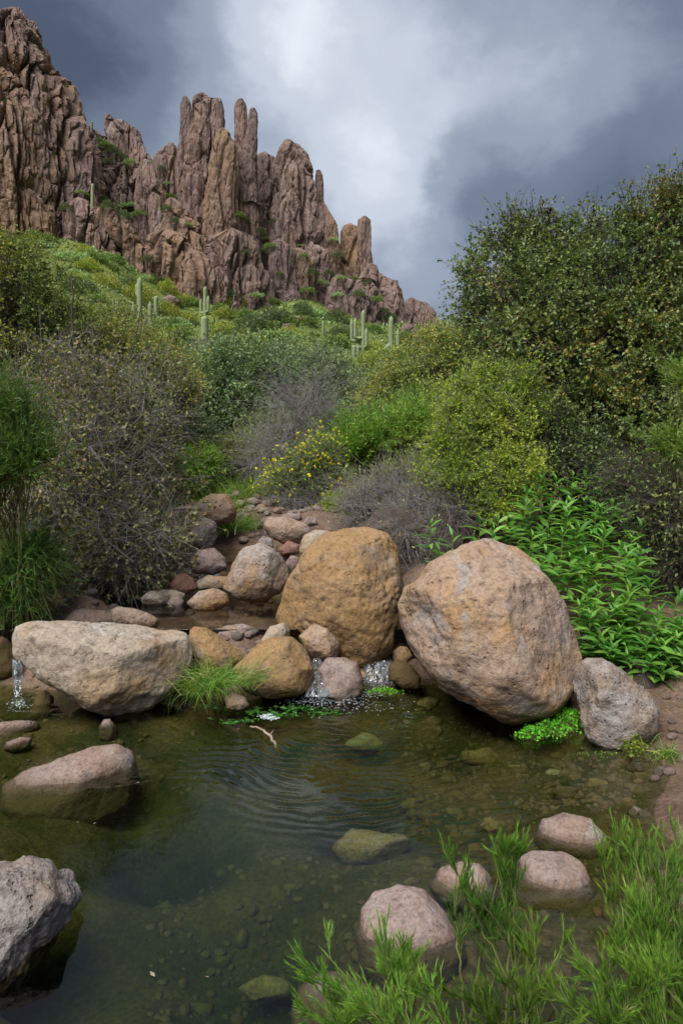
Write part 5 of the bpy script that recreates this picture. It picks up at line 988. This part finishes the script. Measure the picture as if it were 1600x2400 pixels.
saguaro('branching saguaro group with five upright arms right of centre', 851, 727, 822, 8, [(-27,798,747,1),(-19,792,746,-1),(-10,812,770,1),(7,812,770,-1)])
saguaro('low saguaro stub left below the branching group', 829, 809, 850, 9); saguaro('low saguaro stub right below the branching group', 838, 810, 848, 8)
saguaro('tall saguaro with many arms, furthest right', 916, 741, 860, 9, [(-12,846,806,1),(15,830,774,-1),(13,846,804,1),(-7,830,806,-1)])
saguaro('lone saguaro on the ledge beside the huge buttress', 218, 430, 482, 6, onrock=True)
saguaro('thin saguaro on the ledge right of the lone one', 285, 455, 492, 4, onrock=True)
saguaro('tiny saguaro on the skyline beside the huge buttress', 216, 284, 308, 4, onrock=True)
saguaro('left of two saguaro stubs peeping over the bushes', 718, 833, 856, 7); saguaro('right of two saguaro stubs peeping over the bushes', 731, 831, 856, 7)
saguaro('small bent saguaro on the bright slope right of the block', 757, 752, 786, 4, [(4,780,764,1)])
# rocks on the slope
for k, (pl, lb, mt) in enumerate([([(660,770),(664,760),(680,759),(684,768),(683,786),(662,786)], 'pinkish block lying on the green slope', 'cliffgrey'), ([(382,700),(395,692),(412,696),(420,708),(410,720),(385,715)], 'pale rocks at the foot of the orange wall', 'cliff'), ([(572,790),(585,784),(598,788),(598,798),(575,799)], 'low orange rock in the grass left of the pinkish block', 'cliffwarm'), ([(690,745),(700,740),(708,748),(700,754)], 'small pale rock above the pinkish block', 'cliff'), ([(610,806),(622,800),(632,808),(625,818),(612,816)], 'small reddish rock below the low orange rock', 'cliffgrey'), ([(872,848),(882,838),(894,842),(892,856),(875,858)], 'dark rock between the right saguaros', 'cliffgrey'), ([(568,704),(580,698),(594,702),(592,710),(570,711)], 'orange rock by the yellow-flowered slope shrub', 'cliffwarm'), ([(952,785),(970,768),(985,780),(980,800),(955,805)], 'dark outcrop right of the tallest right saguaro', 'cliffgrey'), ([(940,770),(952,755),(968,765),(962,790),(942,792)], 'brown outcrop beside the last low crag', 'cliff')]):
    c = np.array(pl).mean(0); b = terrain_at(c[0], max(p[1] for p in pl)-2)
    boulder(pl, b[1], mt, lb, .8, 400+k, 18, 2.6, (), 1.3, 'rocks on the slope', 'slope_rock', 'rock')
# ------------------------------------------------------------------ cobbles and gravel
def cobbles():
    rng = np.random.default_rng(9); meshes = []
    for k in range(8):
        d, F = cubesphere(7); v = d*np.array([1, .8, .6])*(1+.18*fbm(d*1.6+k*5, 3, k))[:, None]; meshes.append([mesh_np('cobble', v, F, M[m]) for m in ('pink', 'tan', 'grey', 'pale')])
    regs = [((600,1180,760,1230), .86, 40, 'small cobble in the stream bed behind the broad tan slab'), ((400,1320,640,1400), .40, 34, 'small cobble at the edge of the upper pool'), ((560,1240,700,1320), .60, 26, 'small cobble beside the domed tan boulder'), ((520,1130,640,1180), .98, 22, 'small cobble far up the stream bed'), ((140,1405,330,1450), .33, 18, 'small cobble on the left shore of the upper pool'), ((1480,1560,1600,1700), .3, 26, 'small stone lying on the bare right bank'), ((1020,1930,1500,2000), -.03, 20, 'small cobble in the shallows by the near stones'), ((400,1460,690,1482), .39, 30, 'small cobble wedged between the weir rocks')]
    for (x0, y0, x1, y1), z, n, lb in regs:
        for _ in range(n):
            p = G(rng.uniform(x0, x1), rng.uniform(y0, y1), z); g = gz(p[0], p[1]); s = rng.uniform(.6, 1.5)*.0062*p[1]**1.05
            o = link('cobble', meshes[rng.integers(8)][rng.choice(4, p=[.5, .2, .2, .1])], loc=(p[0], p[1], g+s*.3)); o.scale = (s, s, s); o.rotation_euler = (rng.uniform(-.3, .3), rng.uniform(-.3, .3), rng.uniform(0, 6.3)); tag(o, lb, 'cobble', lb.replace('small cobble', 'cobbles').replace('small stone', 'stones'))
    # gravel: too many and too small to count
    d, F = cubesphere(2); V, Fs, k, Pg = [], [], 0, []
    for (x0, y0, x1, y1), n, s0 in [((350,1980,1000,2390), 320, .020), ((950,1680,1500,1950), 800, .020), ((0,1640,500,1900), 200, .016), ((1440,1540,1640,1800), 420, .010), ((1000,1950,1600,2400), 250, .018), ((380,1130,800,1400), 350, .022), ((0,1400,600,1470), 150, .018)]:
        for _ in range(n):
            p = G(rng.uniform(x0, x1), rng.uniform(y0, y1), .35 if y1 < 1500 and y0 > 1390 else .6 if y1 < 1500 else -.2); s = s0*rng.lognormal(-.2, .5)
            V.append(d*s*rng.uniform(.6, 1.2, 3)*np.array([1, 1, .7])*(1+.15*rng.normal(size=(len(d), 1)))+np.array([p[0], p[1], -s*.1])); Pg.append(p); Fs.append(F+k); k += len(d)
    Pg = np.array(Pg); V = np.stack(V); V[:, :, 2] += ground(Pg[:, 0], Pg[:, 1])[:, None]
    m = rock_mat('river_gravel', (.125, .085, .040), (.12, .065, .026), (.155, .115, .062), (.045, .04, .015), 6.0, .5)
    o = link('gravel', mesh_np('gravel', V.reshape(-1, 3), np.concatenate(Fs), m)); tag(o, 'brown gravel strewn over the bed and banks of the creek', None, None, 'stuff')
cobbles()
